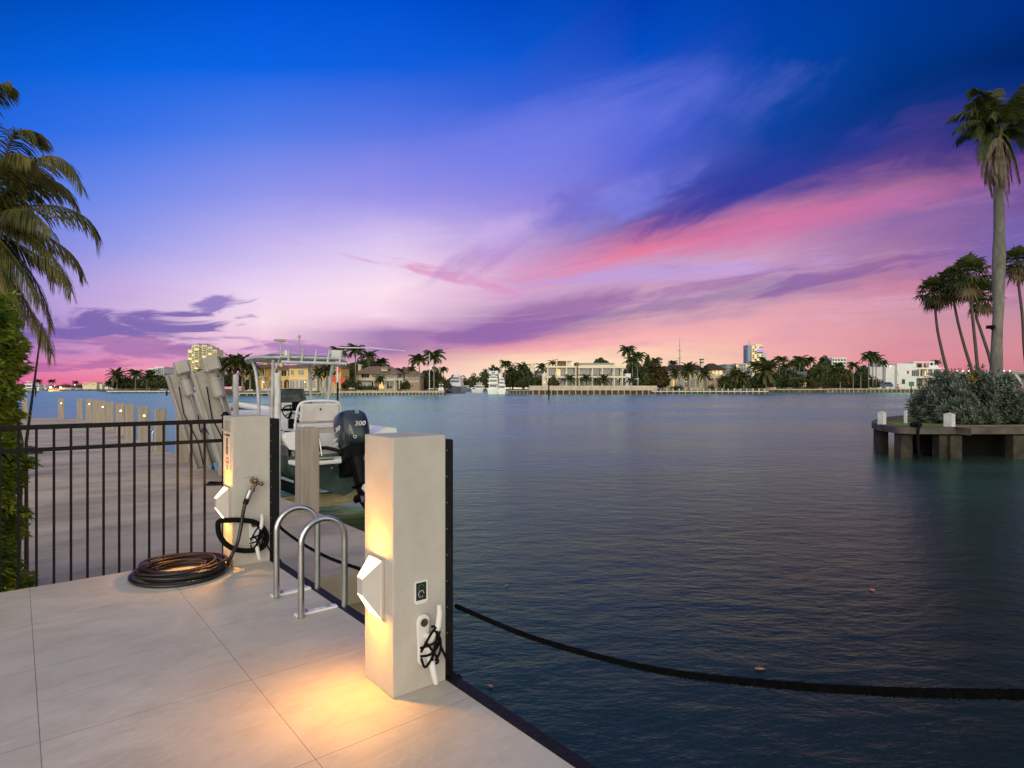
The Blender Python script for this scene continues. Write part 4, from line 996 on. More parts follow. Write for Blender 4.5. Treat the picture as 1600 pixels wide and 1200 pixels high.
class House:
    def __init__(s, name, d, px0, label, cat='house', base=None):
        s.d = d; s.x0 = fx(px0, d); s.r = empty(name, (s.x0, d, 0), 0, label, cat)
    def X(s, px): return fx(px, s.d) - s.x0
    def Z(s, py): return fz(py, s.d)
    def blk(s, name, px0, px1, py0, py1, y0, y1, m, parent=None, bevel=0):
        """block from py0 (top) to py1, y0..y1 metres behind the front plane"""
        zb = s.Z(py1) if py1 < 603.4 or py0 > 603 else min(s.Z(py1), .3)
        return MB().box(s.X(px0), s.X(px1), y0, y1, zb, s.Z(py0)).build(name, m, parent or s.r, bevel=bevel)
    def win(s, px0, px1, py0, py1, y, m=None, nx=2, frame=None, ny=1, t_=None):
        x0, x1, z0, z1 = s.X(px0), s.X(px1), s.Z(py1), s.Z(py0); f = t_ or .09; mb = MB()
        mb.box(x0 - f, x1 + f, y - .10, y - .001, z0 - f, z0).box(x0 - f, x1 + f, y - .10, y - .001, z1, z1 + f)
        mb.box(x0 - f, x0, y - .10, y - .001, z0, z1).box(x1, x1 + f, y - .10, y - .001, z0, z1)
        for k in range(1, nx): xx = x0 + (x1 - x0) * k / nx; mb.box(xx - f/2, xx + f/2, y - .09, y - .001, z0, z1)
        for k in range(1, ny): zz = z0 + (z1 - z0) * k / ny; mb.box(x0, x1, y - .085, y - .001, zz - f/3, zz + f/3)
        w_ = mb.build('window', frame or TRIM, s.r)
        MB().box(x0, x1, y - .03, y - .0015, z0, z1).build('pane', m or GLS, w_); return w_
    def hip(s, name, px0, px1, pyr, pye, y0, y1, m, over=.5, ridge=.35):
        x0, x1, z0, z1 = s.X(px0), s.X(px1), s.Z(pye), s.Z(pyr); dx_ = (x1 - x0) * ridge * .5 + .01; ym = (y0 + y1) / 2
        dx_ = min(dx_, (x1 - x0) * .49)
        v = [(x0, y0, z0), (x1, y0, z0), (x1, y1, z0), (x0, y1, z0), (x0 + dx_, ym, z1), (x1 - dx_, ym, z1)]
        u = [(a, b, c - .28) for a, b, c in v[:4]]
        return MB().add(v + u, [(0, 1, 5, 4), (1, 2, 5), (2, 3, 4, 5), (3, 0, 4), (0, 6, 7, 1), (1, 7, 8, 2), (2, 8, 9, 3), (3, 9, 6, 0), (9, 8, 7, 6)]).build(name, m, s.r)
    def arch(s, px0, px1, py0, py1, y, n, wall, dark):
        """arcade: wall strip with n arched openings (real holes) and shade behind"""
        x0, x1, z0, z1 = s.X(px0), s.X(px1), s.Z(py1), s.Z(py0); w_ = (x1 - x0) / n; mb = MB()
        for k in range(n):
            a = x0 + k * w_; hw = w_ * .36; cx = a + w_/2; sp = z1 - hw - (z1 - z0) * .14
            mb.box(a, cx - hw, y, y + .4, z0, z1); mb.box(cx + hw, a + w_, y, y + .4, z0, z1)
            for j in range(10):
                t0 = math.pi * (1 - j/10); t1 = math.pi * (1 - (j+1)/10)
                xa, xb = cx + hw*math.cos(t0), cx + hw*math.cos(t1); za, zb = sp + hw*math.sin(t0), sp + hw*math.sin(t1)
                q = [(xa, y, za), (xb, y, zb), (xb, y, z1), (xa, y, z1), (xa, y+.4, za), (xb, y+.4, zb), (xb, y+.4, z1), (xa, y+.4, z1)]
                mb.add(q, [(0, 1, 2, 3), (4, 7, 6, 5), (0, 4, 5, 1)])
        return mb.build('arcade', wall, s.r)
    def rail(s, px0, px1, py0, py1, y, m, n=12):
        x0, x1, z0, z1 = s.X(px0), s.X(px1), s.Z(py1), s.Z(py0); mb = MB().box(x0, x1, y - .06, y + .06, z1 - .1, z1).box(x0, x1, y - .06, y + .06, z0, z0 + .1)
        for k in range(n + 1): xx = x0 + (x1 - x0) * k / n; mb.box(xx - .05, xx + .05, y - .04, y + .04, z0 + .1, z1 - .1)
        return mb.build('balustrade', m, s.r)
    def lamp(s, px, py, y, r_=.16):
        return MB().ball((s.X(px), y, s.Z(py)), r_).build('lamp', LITS, s.r)

# yellow mansion
h = House('yellow_mansion', 222, 378, 'big yellow mansion with arches and red tile roofs behind the boat', 'house')
h.blk('terrace', 374, 532, 606.5, 612, -6, -.1, CAPW)
h.blk('wall', 382, 414, 572.5, 612, 3, 14, YEL); h.blk('wall', 413.5, 449, 574, 612, 6, 16, YEL); h.blk('wall', 449.5, 531, 572.5, 612, 1.5, 13, YEL)
h.arch(381, 413, 590, 610, .6, 4, YEL, GLD); h.blk('loggia_floor', 381, 413, 588.2, 589.9, .5, 3, YEL); h.rail(381, 412, 585, 588.1, .8, TRIM, 16)
h.arch(414, 448, 590, 610, 3.4, 3, YEL, GLD); h.blk('loggia_floor', 414, 448, 588, 589.9, 3.3, 6, YEL)
for x in (382.5, 392, 403, 412): h.blk('column', x - .6, x + .6, 575, 588.1, .7, 1.1, YEL)
h.hip('roof', 379.5, 415.5, 568, 574, 0, 15, TILER); h.hip('roof', 413, 450.5, 569, 575, 4.5, 17, TILER); h.hip('roof', 448.6, 533, 566.5, 573.5, .5, 14, TILER, ridge=.3)
h.blk('cupola', 401, 408, 563.5, 569, 5, 9, YEL); h.hip('cupola_roof', 400, 409, 561, 563.8, 4.5, 9.5, TILER)
h.blk('chimney', 424, 428, 564, 572, 8, 10, YEL); h.blk('chimney_cap', 423.4, 428.6, 562.8, 564, 7.8, 10.2, TILER)
for a, b in ((385, 390), (394, 400), (405, 410)): h.win(a, b, 577, 587, 3, GLD, 2)
for a, b in ((384.5, 390), (393, 398.5), (401, 406), (408, 412)): h.win(a, b, 593, 608, 3, LIT if a > 400 and a < 407 else GLD, 2)
for a, b in ((418, 424), (430, 438), (441, 446)): h.win(a, b, 578, 587, 6, GLD, 2); h.win(a, b, 594, 609, 6, GLD, 2)
for a, b in ((452, 457), (464, 473), (480, 487), (495, 502), (508, 515), (520, 527)): h.win(a, b, 578, 585.5, 1.5, GLD if a != 464 else GLS, 2)
for a, b in ((450.5, 458), (460, 464), (466.5, 477), (483, 491), (494, 502), (505, 516)): h.win(a, b, 594, 609, 1.5, GLS, 3)
h.blk('string_course', 449.5, 531, 591, 592.2, 1.2, 1.5, TRIM)
for x in (392, 401, 411, 475, 497): h.lamp(x, 597, .5 if x < 449 else 1.0)
h.blk('garden_wall', 384, 402, 605.5, 609, -4, -3.6, CAPW); h.blk('garden_wall', 486, 530, 606, 610, -4, -3.6, YEL)
for i, x in enumerate((386, 391, 455, 480, 489)):
    o = MB().box(fx(x - 1.8, 208), fx(x + 1.8, 208), 208, 209.6, .60, .78).box(fx(x - 1.8, 208), fx(x + 1.8, 208), 209.2, 209.6, .78, 1.15)
    o = o.build('garden_sofa', CAPW, bevel=.05); tag(o, '%s pale garden sofa on the terrace of the yellow mansion' % ('leftmost', 'second', 'middle', 'fourth', 'rightmost')[i], 'sofa', 'sofas on the yellow mansion terrace')

# beige tiled house
h = House('tiled_house', 246, 555, 'two storey beige house with a hipped tile roof, chimney and balcony', 'house')
h.blk('wall', 556, 585, 582, 608, 1, 12, BEI); h.blk('wall', 585.5, 618, 582, 608, 3, 14, BEI)
h.hip('roof', 554, 622, 571.5, 583, -1, 15, TILEB, ridge=.45)
h.blk('chimney', 556.5, 561, 570, 582, 3, 5, BEI); h.blk('chimney_cap', 556, 561.5, 569, 570, 2.8, 5.2, TRIM)
h.hip('dormer_roof', 594, 608, 571, 576, -1.2, 6, TILEB, ridge=.9); h.blk('dormer', 596, 606, 575, 580, -.8, 3, BEI)
h.blk('balcony', 556, 618.5, 592.5, 594.6, -1.0, .9, TRIM); h.rail(585, 618, 589.8, 592.4, -.9, TRIM, 18)
for x in (556.5, 584.6, 601, 617.5): h.blk('column', x - .6, x + .6, 594.7, 608, -.8, -.4, TRIM)
for a, b in ((564, 576), (581, 584)): h.win(a, b, 583.5, 590, 1, GLD, 3)
for a, b in ((588, 596), (598, 603), (606, 613)): h.win(a, b, 583.5, 591, 3, GLD, 2)
h.blk('garage_door', 565, 576, 596.5, 607, .85, .98, WHW); h.win(580, 583.5, 596, 606, 1, GLD, 1)
h.win(590, 597, 596, 607, 3, LIT, 2); h.win(602, 611, 596, 607, 3, GLS, 2)
# brick coloured house beyond
h = House('brick_house', 250, 633, 'small salmon house with a tile roof beside the pair of tall palms', 'house')
h.blk('wall', 637, 657, 586, 608, 0, 9, hmat('salmon_wall', (.46, .30, .20))); h.hip('roof', 634, 659, 579.5, 587, -.8, 10, TILEB, ridge=.6)
h.win(640, 645, 589, 594, 0, GLD); h.win(648, 654, 588, 594, 0, GLD); h.win(640, 645, 598, 606, 0, GLD); h.blk('belt', 636.5, 657.5, 595.5, 596.5, -.2, 0, TRIM)
h = House('pavilion', 248, 619, 'little arched garden pavilion between two tile roofed houses', 'pavilion')
h.arch(619, 629, 592, 608, 0, 2, TRIM, GLD); h.hip('roof', 618, 630, 590, 592.5, -.5, 4, TRIM, ridge=.8)
h = House('red_roof_house', 290, 625, 'reddish brown roof of a house half hidden behind the palms', 'house')
h.blk('wall', 626, 648, 582, 606, 0, 10, BEI); h.hip('roof', 623, 650, 573.5, 583, -1, 11, TILER, ridge=.5); h.blk('chimney', 640, 643, 570.5, 577, 3, 5, BEI)
h.win(629, 633, 586, 591, 0, GLD); h.win(637, 641, 586, 591, 0, GLD)

# glass house on the point
h = House('glass_house', 256, 848, 'wide cream modern house with large glass walls and flat roofs on the point', 'house')
WCR = hmat('cream_render', (.80, .71, .54))
h.blk('terrace', 826, 1018, 602.8, 607, -10, 0, CAPM)
h.blk('core', 856, 900.5, 574, 604, 4, 14, WCR); h.blk('core', 904.5, 976, 570, 604, 4, 15, WCR)
h.blk('ground_wing', 848, 856, 583, 604, 3, 9, WCR)
h.blk('roof', 853, 901, 571.8, 574.4, 0, 14.5, WCR); h.blk('floor_slab', 853, 901, 587.8, 590.4, .2, 4, WCR)
h.blk('roof', 903, 978, 572.2, 575.2, 0, 15.5, WCR); h.blk('upper_roof', 904, 962, 566.8, 568.4, 2, 14, GRF); h.blk('clerestory', 905, 961, 568.5, 572, 3, 13, WCR)
h.blk('floor_slab', 903, 978, 587.8, 590.2, .2, 4, WCR); h.blk('stair_wall', 900.6, 904.4, 566, 604, 1, 10, WOOD)
h.blk('roof_room', 872, 885, 564.8, 571.7, 3, 9, WOOD); h.blk('roof_room', 886, 893, 564, 571.7, 3, 9, WCR); h.blk('pergola_roof', 866, 895, 562.6, 564.0, 1.5, 10, WCR)
for x in (856, 870, 885.5, 900): h.blk('column', x - .8, x + .8, 563 if x == 870 or x == 885.5 else 574.5, 603.5, .4, 1.0, TRIM)
for x in (905, 926, 941.5, 960, 973): h.blk('column', x - .8, x + .8, 575.3, 603.5, .4, 1.0, TRIM)
for a, b, m_ in ((858, 868.5, GLS), (871.5, 876.5, LIT), (877.5, 884, GLS), (888, 898.5, GLS), (907, 910, GLS), (911.5, 924.5, GLS), (927.5, 940, GLS), (943, 958.5, GLS), (962, 971.5, GLS)):
    h.win(a, b, 576.2, 586.8, 4, m_, 3)
for a, b, m_ in ((858, 868.5, GLD), (871.5, 884, GLS), (888, 898.5, GLD), (906.5, 924.5, GLD), (927.5, 940, GLD), (943, 958.5, GLD), (962, 971.5, GLD)):
    h.win(a, b, 591.8, 602.4, 4, m_, 4)
h.rail(853, 900, 585.3, 587.7, .4, GLS, 10); h.rail(903, 978, 585.3, 587.7, .4, GLS, 18)
h.blk('annex', 978.5, 987, 583.5, 604, 2, 8, WHW); h.blk('pergola', 987.1, 999, 591, 592.3, 1, 6, WHW)
for x in (988, 998): h.blk('pergola_post', x - .4, x + .4, 592.4, 603.5, 1.2, 1.6, WHW)
for x in (851, 862, 893, 916, 949, 967): h.lamp(x, 591.6 if x > 851 else 597, 2.5, .12)
SB = [('garden_lounger', x) for x in (906, 920, 934, 946, 1004)]
for i, (nm, x) in enumerate(SB):
    c_ = fx(x, 248); o = MB().box(c_ - .9, c_ + .5, 248, 248.7, 1.45, 1.62).add([(c_ + .5, 248, 1.5), (c_ + .5, 248.7, 1.5), (c_ + 1.1, 248.7, 2.1), (c_ + 1.1, 248, 2.1), (c_ + .5, 248, 1.62), (c_ + .5, 248.7, 1.62), (c_ + 1.0, 248.7, 2.15), (c_ + 1.0, 248, 2.15)], [(0, 3, 2, 1), (4, 5, 6, 7), (0, 1, 5, 4), (2, 3, 7, 6), (0, 4, 7, 3), (1, 2, 6, 5)]).build(nm, WHW)
    tag(o, '%s white lounger on the terrace of the glass house' % ('leftmost', 'second', 'middle', 'fourth', 'rightmost')[i], 'lounger', 'loungers on the glass house terrace')

# dark roofed villa
h = House('dark_roof_villa', 296, 1035, 'cream villa with dark hipped roofs, two chimneys and lit windows behind a palm row', 'house')
h.blk('wall', 1038, 1050, 577, 608.5, 3, 12, CRM); h.blk('wall', 1050.5, 1104, 576, 608.5, 4, 14, CRM); h.blk('wall', 1104.5, 1130, 577, 608.5, 0, 12, CRM)
h.hip('roof', 1033, 1052, 571, 578, 2, 13, TILED, ridge=.5); h.hip('roof', 1046, 1106, 569, 577, 3, 15, TILED, ridge=.25); h.hip('roof', 1101, 1134, 567, 577.5, -1.5, 13, TILED, ridge=.75)
for x in (1036, 1101.5):
    h.blk('chimney', x - 2, x + 2, 561.5, 574, 4, 6, CRM); h.blk('chimney_band', x - 2.4, x + 2.4, 565, 566.4, 3.9, 6.1, TILED); h.blk('chimney_cap', x - 2.7, x + 2.7, 560, 561.5, 3.8, 6.2, TILED)
for a, b in ((1053, 1060), (1064, 1070)): h.win(a, b, 593, 604, 4, LIT if a == 1053 else GLS, 3, ny=2)
for a, b in ((1074, 1079), (1083, 1089), (1092, 1096)): h.win(a, b, 592, 604, 4, GLD, 2, ny=3)
for a, b in ((1113, 1116), (1118, 1122), (1124, 1128)): h.win(a, b, 579, 585, 0, LIT, 1)
for a, b in ((1040, 1045), (1056, 1061), (1068, 1073), (1084, 1089)): h.win(a, b, 580, 586, 4 if a > 1050 else 3, GLD, 2)
h.arch(1106, 1130, 588, 607, -2.2, 3, CRM, GLD); h.blk('balcony', 1105, 1131, 586.6, 587.9, -2.4, -.01, TRIM); h.rail(1105, 1131, 584.2, 586.5, -2.2, TRIM, 14)
for x in (1054.5, 1062, 1072, 1081, 1090.5, 1098): h.blk('pilaster', x - .7, x + .7, 590, 608, 3.6, 3.98, TRIM)
for x in (1108, 1120, 1075): h.lamp(x, 596, 3.2, .14)
# mast
h = House('radio_mast', 620, 1062, 'tall thin grey mast rising behind the dark roofed villa', 'mast')
MB().cyl((0, 0, .5), (0, 0, h.Z(529)), 1.3, .25, n=8).build('mast', GREY, h.r)
for z in (548, 560): MB().cyl((0, 0, h.Z(z)), (0, 0, h.Z(z) + .5), 1.7, 1.7, n=8).build('platform', GREY, h.r)

# towers and city blocks
def grid_tower(name, d, px0, px1, py0, py1, label, wall, nx, nz, depth=18, win=GLS, balc=None, steps=(), litn=0, base=0.5, seed=1):
    h = House(name, d, px0, label, 'building'); rn = random.Random(seed)
    zb = base; x0, x1 = h.X(px0), h.X(px1); zt = h.Z(py0)
    MB().box(x0, x1, 0, depth, zb, zt).build('wall', wall, h.r)
    MB().box(x0 - .4, x1 + .4, -.4, depth + .4, zt + .002, zt + .9).build('parapet', wall, h.r)
    cw = (x1 - x0) / nx; ch = (zt - h.Z(py1)) / nz
    for j in range(nz):
        for i in range(nx):
            a = x0 + i * cw; b_ = h.Z(py1) + j * ch
            MB().box(a + cw*.18, a + cw*.82, -.12, -.002, b_ + ch*.28, b_ + ch*.86).build('window', LIT if rn.random() < litn else win, h.r)
        if balc: MB().box(x0 + cw*.1, x1 - cw*.1, -1.1, -.13, h.Z(py1) + j*ch + .0, h.Z(py1) + j*ch + ch*.26).build('balcony', balc, h.r)
    return h
WNE = hmat('tower_cream', (.80, .72, .46)); 
h = House('apartment_tower', 700, 291, 'tall cream apartment tower with stepped crown and stacked balconies', 'building')
cols_ = [(291, 298, 545), (298.2, 303, 539.5), (303.2, 311, 538), (311.2, 315.5, 540), (315.7, 323, 538.5), (323.2, 330, 541.5), (330.2, 336, 545.5)]
for i, (a, b, tp) in enumerate(cols_):
    y0 = (4, 2, 0, 3, 0, 2, 4)[i]
    h.blk('wall', a, b, tp, 606, y0, 20, WNE); h.hip('roof', a + .5, b - .5, tp - 1.8, tp - .05, y0, 12, WNE if i % 2 else TILEB, ridge=.9)
    for j in range(11):
        py = tp + 3.2 + j * 3.7
        if i == 3: h.blk('window', a + .6, b - .6, py, py + 2.6, y0 - .3, y0 - .01, GLS); continue
        h.blk('window', a + 1, b - 1, py, py + 1.9, y0 - .2, y0 - .01, LIT if (i * 7 + j * 3) % 8 < 2 else GLD)
        h.blk('balcony', a + .3, b - .3, py + 2.0, py + 2.9, y0 - 1.6, y0 - .01, WNE)
grid_tower('hotel_block', 560, 231, 246, 577, 588, 'low pale block behind the trees of the far left island, left half', WHW, 5, 4, seed=3)
grid_tower('hotel_block', 566, 243, 256, 574.5, 588, 'white rounded block with a dark glass top behind the far left trees', WHW, 4, 5, win=GLD, seed=4)
h = House('hotel_tower', 760, 1170, 'tall hotel tower with purple lit band and slim spire on the right', 'building')
BLU = hmat('blue_grey', (.30, .36, .48)); PUR = emit('purple_sign', (.32, .16, .75), .8)
h.blk('wall', 1170, 1174.5, 538.5, 606, 3, 18, BLU); h.blk('wall', 1174.6, 1192, 539.5, 606, 0, 20, WNE); h.blk('wall', 1192.1, 1198, 551.5, 606, 1, 18, hmat('teal_wall', (.40, .55, .55)))
h.blk('crown', 1182, 1191, 537.8, 539.4, 2, 12, WHW); MB().cyl((h.X(1173.5), 6, h.Z(538.5)), (h.X(1173.5), 6, h.Z(531)), .5, .15).build('spire', BLU, h.r)
h.blk('sign_band', 1182.5, 1193, 546, 548.6, -.8, -.05, PUR); h.blk('glass_band', 1182, 1192, 550, 552, -.5, -.05, GLS)
for j in range(12):
    py = 542 + j * 3.1
    for a in (1176, 1179.5, 1183, 1186.5, 1189.8):
        if 545 < py < 552 and a > 1181: continue
        h.blk('window', a, a + 2.2, py, py + 1.9, -.3, -.02, LIT if (j * 5 + int(a)) % 7 < 3 else GLS)
    h.blk('balcony', 1167.6, 1169.95, py + 4, py + 5, 4, 12, BLU)
grid_tower('parking_block', 520, 1134.5, 1150, 570.5, 590, 'grey green block left of the hotel tower, dark bays', hmat('sage', (.36, .38, .33)), 4, 5, win=GLD, seed=5)
grid_tower('office_block', 514, 1150.2, 1173, 569.5, 590, 'pale office block with white flat roof beside the hotel tower', hmat('sage_light', (.50, .50, .44)), 6, 5, win=GLS, litn=.25, seed=6)
grid_tower('white_block', 500, 1300, 1322, 560.5, 575, 'white domed block peeping over the trees on the right', WHW, 5, 3, seed=8)
grid_tower('slim_tower', 520, 828.5, 835, 569.5, 586, 'slim pale stair tower behind trees left of the glass house', WCR, 2, 6, win=WCR, seed=9)
h = House('dark_shed', 420, 836, 'dark blue flat roofed building behind trees left of the glass house', 'building')
h.blk('wall', 836, 850, 580, 606, 0, 12, hmat('slate_wall', (.07, .07, .11))); h.blk('parapet', 835.5, 850.5, 578.6, 579.9, -.3, 12.3, GRF); h.win(839, 846, 584, 588, 0, GLD, 3)

# grey gabled house
h = House('grey_house', 372, 1246, 'pale house with grey hipped roofs among trees on the right shore', 'house')
h.blk('wall', 1251, 1279, 588, 606, 0, 10, hmat('stone_wall', (.46, .42, .38))); h.hip('roof', 1248, 1282, 580, 588.5, -1.2, 11, GRF, ridge=.6)
h.blk('wall', 1232, 1256, 582, 606, 8, 18, WHW); h.hip('roof', 1229, 1262, 574.5, 582.5, 7, 19, GRF, ridge=.5)
h.win(1265, 1268, 590, 594, 0, GLD); h.win(1270, 1275, 597, 603, 0, GLD); h.win(1236, 1240, 588, 593, 8, GLS); h.win(1255, 1260, 597, 604, 0, LIT)
h = House('shaded_house', 380, 1300, 'dim house with yellow garden lights under the trees on the right', 'house')
h.blk('wall', 1296, 1352, 590, 606, 0, 8, hmat('dim_wall', (.20, .18, .16))); h.hip('roof', 1293, 1355, 583, 590.5, -1, 9, GRF, ridge=.3)
for a, b in ((1302, 1307), (1325, 1329), (1338, 1344)): h.win(a, b, 593, 602, 0, GLD, 2)
for x, y_ in ((1317, 599), (1318, 594), (1331, 594), (1331, 588), (1350, 592), (1349, 597), (1281, 600), (1292, 587), (1290, 593)): h.lamp(x, y_, -6, .28)

# white modern house
h = House('white_modern_house', 372, 1366, 'large white modern house of stacked blocks with open terraces near the right shore', 'house')
h.blk('wing', 1366.5, 1387, 572.5, 606, 5, 16, WHW); h.blk('wing_roof', 1362, 1375, 571, 579, 10, 18, WHW)
h.blk('wing', 1387.2, 1401.5, 571, 606, 2, 15, WHW); h.blk('main', 1401.7, 1432, 567.8, 606, 0, 15, WHW); h.blk('main', 1432.2, 1478, 577, 606, 4, 15, hmat('warm_wall', (.55, .44, .33)))
h.blk('roof_box', 1381, 1398, 562, 570.9, 6, 12, WCR)
h.blk('roof_slab', 1423, 1482, 574.4, 576.9, .2, 15, WHW); h.blk('floor_slab', 1430, 1482, 588.4, 590.6, .2, 4, WHW)
h.blk('pergola_roof', 1431, 1464, 564.6, 566.6, 2, 10, WHW); h.blk('parapet', 1455, 1470, 570.5, 574.3, 2, 6, WHW)
for x in (1432.5, 1446, 1456.5, 1463): h.blk('column', x - .7, x + .7, 566.7, 574.3, 2.2, 2.8, WHW)
for x in (1438, 1450, 1459, 1478): h.blk('column', x - .9, x + .9, 577, 588.3, .5, 1.2, WHW)
for x in (1426, 1450, 1459, 1478): h.blk('column', x - .7, x + .7, 590.7, 604, .5, 1.2, WHW)
h.blk('terrace_room', 1434, 1444, 568, 574.3, 5, 9, WOOD); h.blk('terrace_room', 1447.5, 1455, 568, 574.3, 5, 9, WOOD)
h.win(1424.5, 1436, 578.5, 587.5, -.0 + 0, GLS, 4); h.win(1440, 1448, 578.5, 587.5, 4, GLD, 2); h.win(1452, 1457, 578.5, 587.5, 4, LIT, 1); h.win(1461, 1476, 578.5, 587.5, 4, GLD, 4)
h.win(1431, 1448, 592, 603, 0 + 4, GLD, 5); h.win(1461, 1476, 592, 603, 4, GLD, 3); h.win(1417, 1420, 579.5, 584, 0, GLD, 1); h.win(1409, 1414, 592.5, 600, 0, GLD, 1); h.win(1401.9 + .6, 1403, 580, 587, 0, GLD, 1)
for x, y_ in ((1422.5, 575.5), (1467, 591.5), (1480.5, 577), (1392, 572)): h.lamp(x, y_, .4, .3)

# shore clutter on the right
def simple(name, build, label, cat, grp=None):
    o = build; tag(o, label, cat, grp); return o
d_ = 354.5
def boxo(name, px0, px1, py0, py1, d, dep, m, label, cat, grp=None, bevel=.08):
    o = MB().box(fx(px0, d), fx(px1, d), d, d + dep, fz(py1, d), fz(py0, d)).build(name, m, bevel=bevel); return tag(o, label, cat, grp)
h = House('parked_van', 356, 1377, 'dark blue grey van parked on the shore left of the orange float', 'van')
VB = mat('van_blue', (.06, .10, .14), .3, var=.1, scale=1)
mb = MB().loft([[(h.X(x), y, h.Z(p)) for x, p in ((1375, 604.4), (1375, 600), (1378, 599.4), (1381, 597), (1392, 597), (1395, 600), (1396, 604.4))] for y in (0, 1.9)], smooth=False); mb.build('body', VB, h.r, bevel=.05)
h.win(1382, 1386, 598, 600, 0, GLD, 1, frame=VB, t_=.02); h.win(1387, 1391.5, 598, 600, 0, GLD, 1, frame=VB, t_=.02)
for x in (1379, 1391): MB().cyl((h.X(x), -.05, 1.75), (h.X(x), .25, 1.75), .36, n=14).build('wheel', RUB, h.r)
r = empty('orange_float', (fx(1403, 354.5), 354.5, 1.46), 0, 'stack of orange floats under a dark pole at the foot of the white modern house', 'float')
OR = mat('orange_plastic', (.65, .17, .03), .5, var=.15)
MB().ball((0, 0, .55), .6, 14, 8).ball((-.75, .2, .4), .45, 12, 6).ball((.7, .1, .4), .42, 12, 6).ball((0, .1, 1.4), .38, 12, 6, sc=(.8, .8, 1.3)).build('floats', OR, r); MB().ball((.0, .1, 2.3), .33).build('topmark', BLK, r)
def marker(px, py0, py1, w_, label, board=None, m=BLK, top=None):
    d = (CAMZ - WATER) * FP / (py1 - HY); r = empty('channel_marker', (fx(px, d), d, WATER), 0, label, 'channel marker')
    MB().cyl((0, 0, -1), (0, 0, fz(py0, d) - WATER), w_, n=10).build('pile', m, r)
    if board is not None: MB().box(-board[0], board[0], -w_ - .05, -w_ - .005, fz(py0, d) - WATER - board[1] * 2, fz(py0, d) - WATER + .1).build('board', top, r)
    return r
marker(857.5, 594, 623, .16, 'dark pile standing in open water before the glass house', (.2, .3), top=BLK)
marker(1423.6, 597, 620, .15, 'channel marker with a green square board off the right shore', (.75, .6), top=mat('green_board', (.02, .22, .07), .5))
marker(55.5, 603, 619, .14, 'dark pile in the open water at far left by the hedge')
marker(260.5, 611, 618, .3, 'short dark pile in the water left of the lift', None)
h = House('light_pole', 232, 671, 'tall white pole with a small box beside the pair of royal palms', 'pole')
MB().cyl((0, 0, .5), (0, 0, h.Z(552)), .14, .10).build('pole', WHW, h.r); h.blk('box', 671.6, 675, 572, 576.5, -.1, .3, WHW)

# ---- bridge and marina at the right edge, far
h = House('road_bridge', 300, 1480, 'long pale concrete road bridge on V shaped piers at the right edge', 'bridge')
BRG = hmat('bridge_concrete', (.48, .47, .43))
h.blk('deck', 1478, 1572, 582.0, 584.2, 0, 14, hmat('far_deck', (.22, .28, .33)))
MB().add([(h.X(1572), -1, h.Z(580.5)), (h.X(1690), -30, h.Z(574)), (h.X(1690), -30, h.Z(588)), (h.X(1576), -1, h.Z(584.5)), (h.X(1572), 13, h.Z(580.5)), (h.X(1690), -16, h.Z(574)), (h.X(1690), -16, h.Z(588)), (h.X(1576), 13, h.Z(584.5))], [(0, 3, 2, 1), (4, 5, 6, 7), (0, 1, 5, 4), (2, 3, 7, 6), (0, 4, 7, 3), (1, 2, 6, 5)]).build('deck_beam', BRG, h.r)
def leg(a, b, w_):
    MB().add([(h.X(a[0]), -3, h.Z(a[1])), (h.X(a[0] + w_), -3, h.Z(a[1])), (h.X(b[0] + w_), -3, h.Z(b[1])), (h.X(b[0]), -3, h.Z(b[1])), (h.X(a[0]), 5, h.Z(a[1])), (h.X(a[0] + w_), 5, h.Z(a[1])), (h.X(b[0] + w_), 5, h.Z(b[1])), (h.X(b[0]), 5, h.Z(b[1]))], [(0, 3, 2, 1), (4, 5, 6, 7), (0, 1, 5, 4), (2, 3, 7, 6), (0, 4, 7, 3), (1, 2, 6, 5)]).build('pier_leg', BRG, h.r)
leg((1577, 585), (1590, 603), 5); leg((1604, 586), (1591, 603), 5); leg((1500, 584.3), (1500, 612), 2); leg((1530, 584.3), (1530, 612), 2)
for i in range(12):
    x = 1486 + i * 9.3; z = 580.2
    mb = MB().cyl((h.X(x), 4, h.Z(582)), (h.X(x), 4, h.Z(579.2)), .08, n=6); lp_ = mb.build('lamp_post', GREY, h.r); MB().ball((h.X(x), 4, h.Z(578.9)), .22).build('lamp', LITS, lp_)

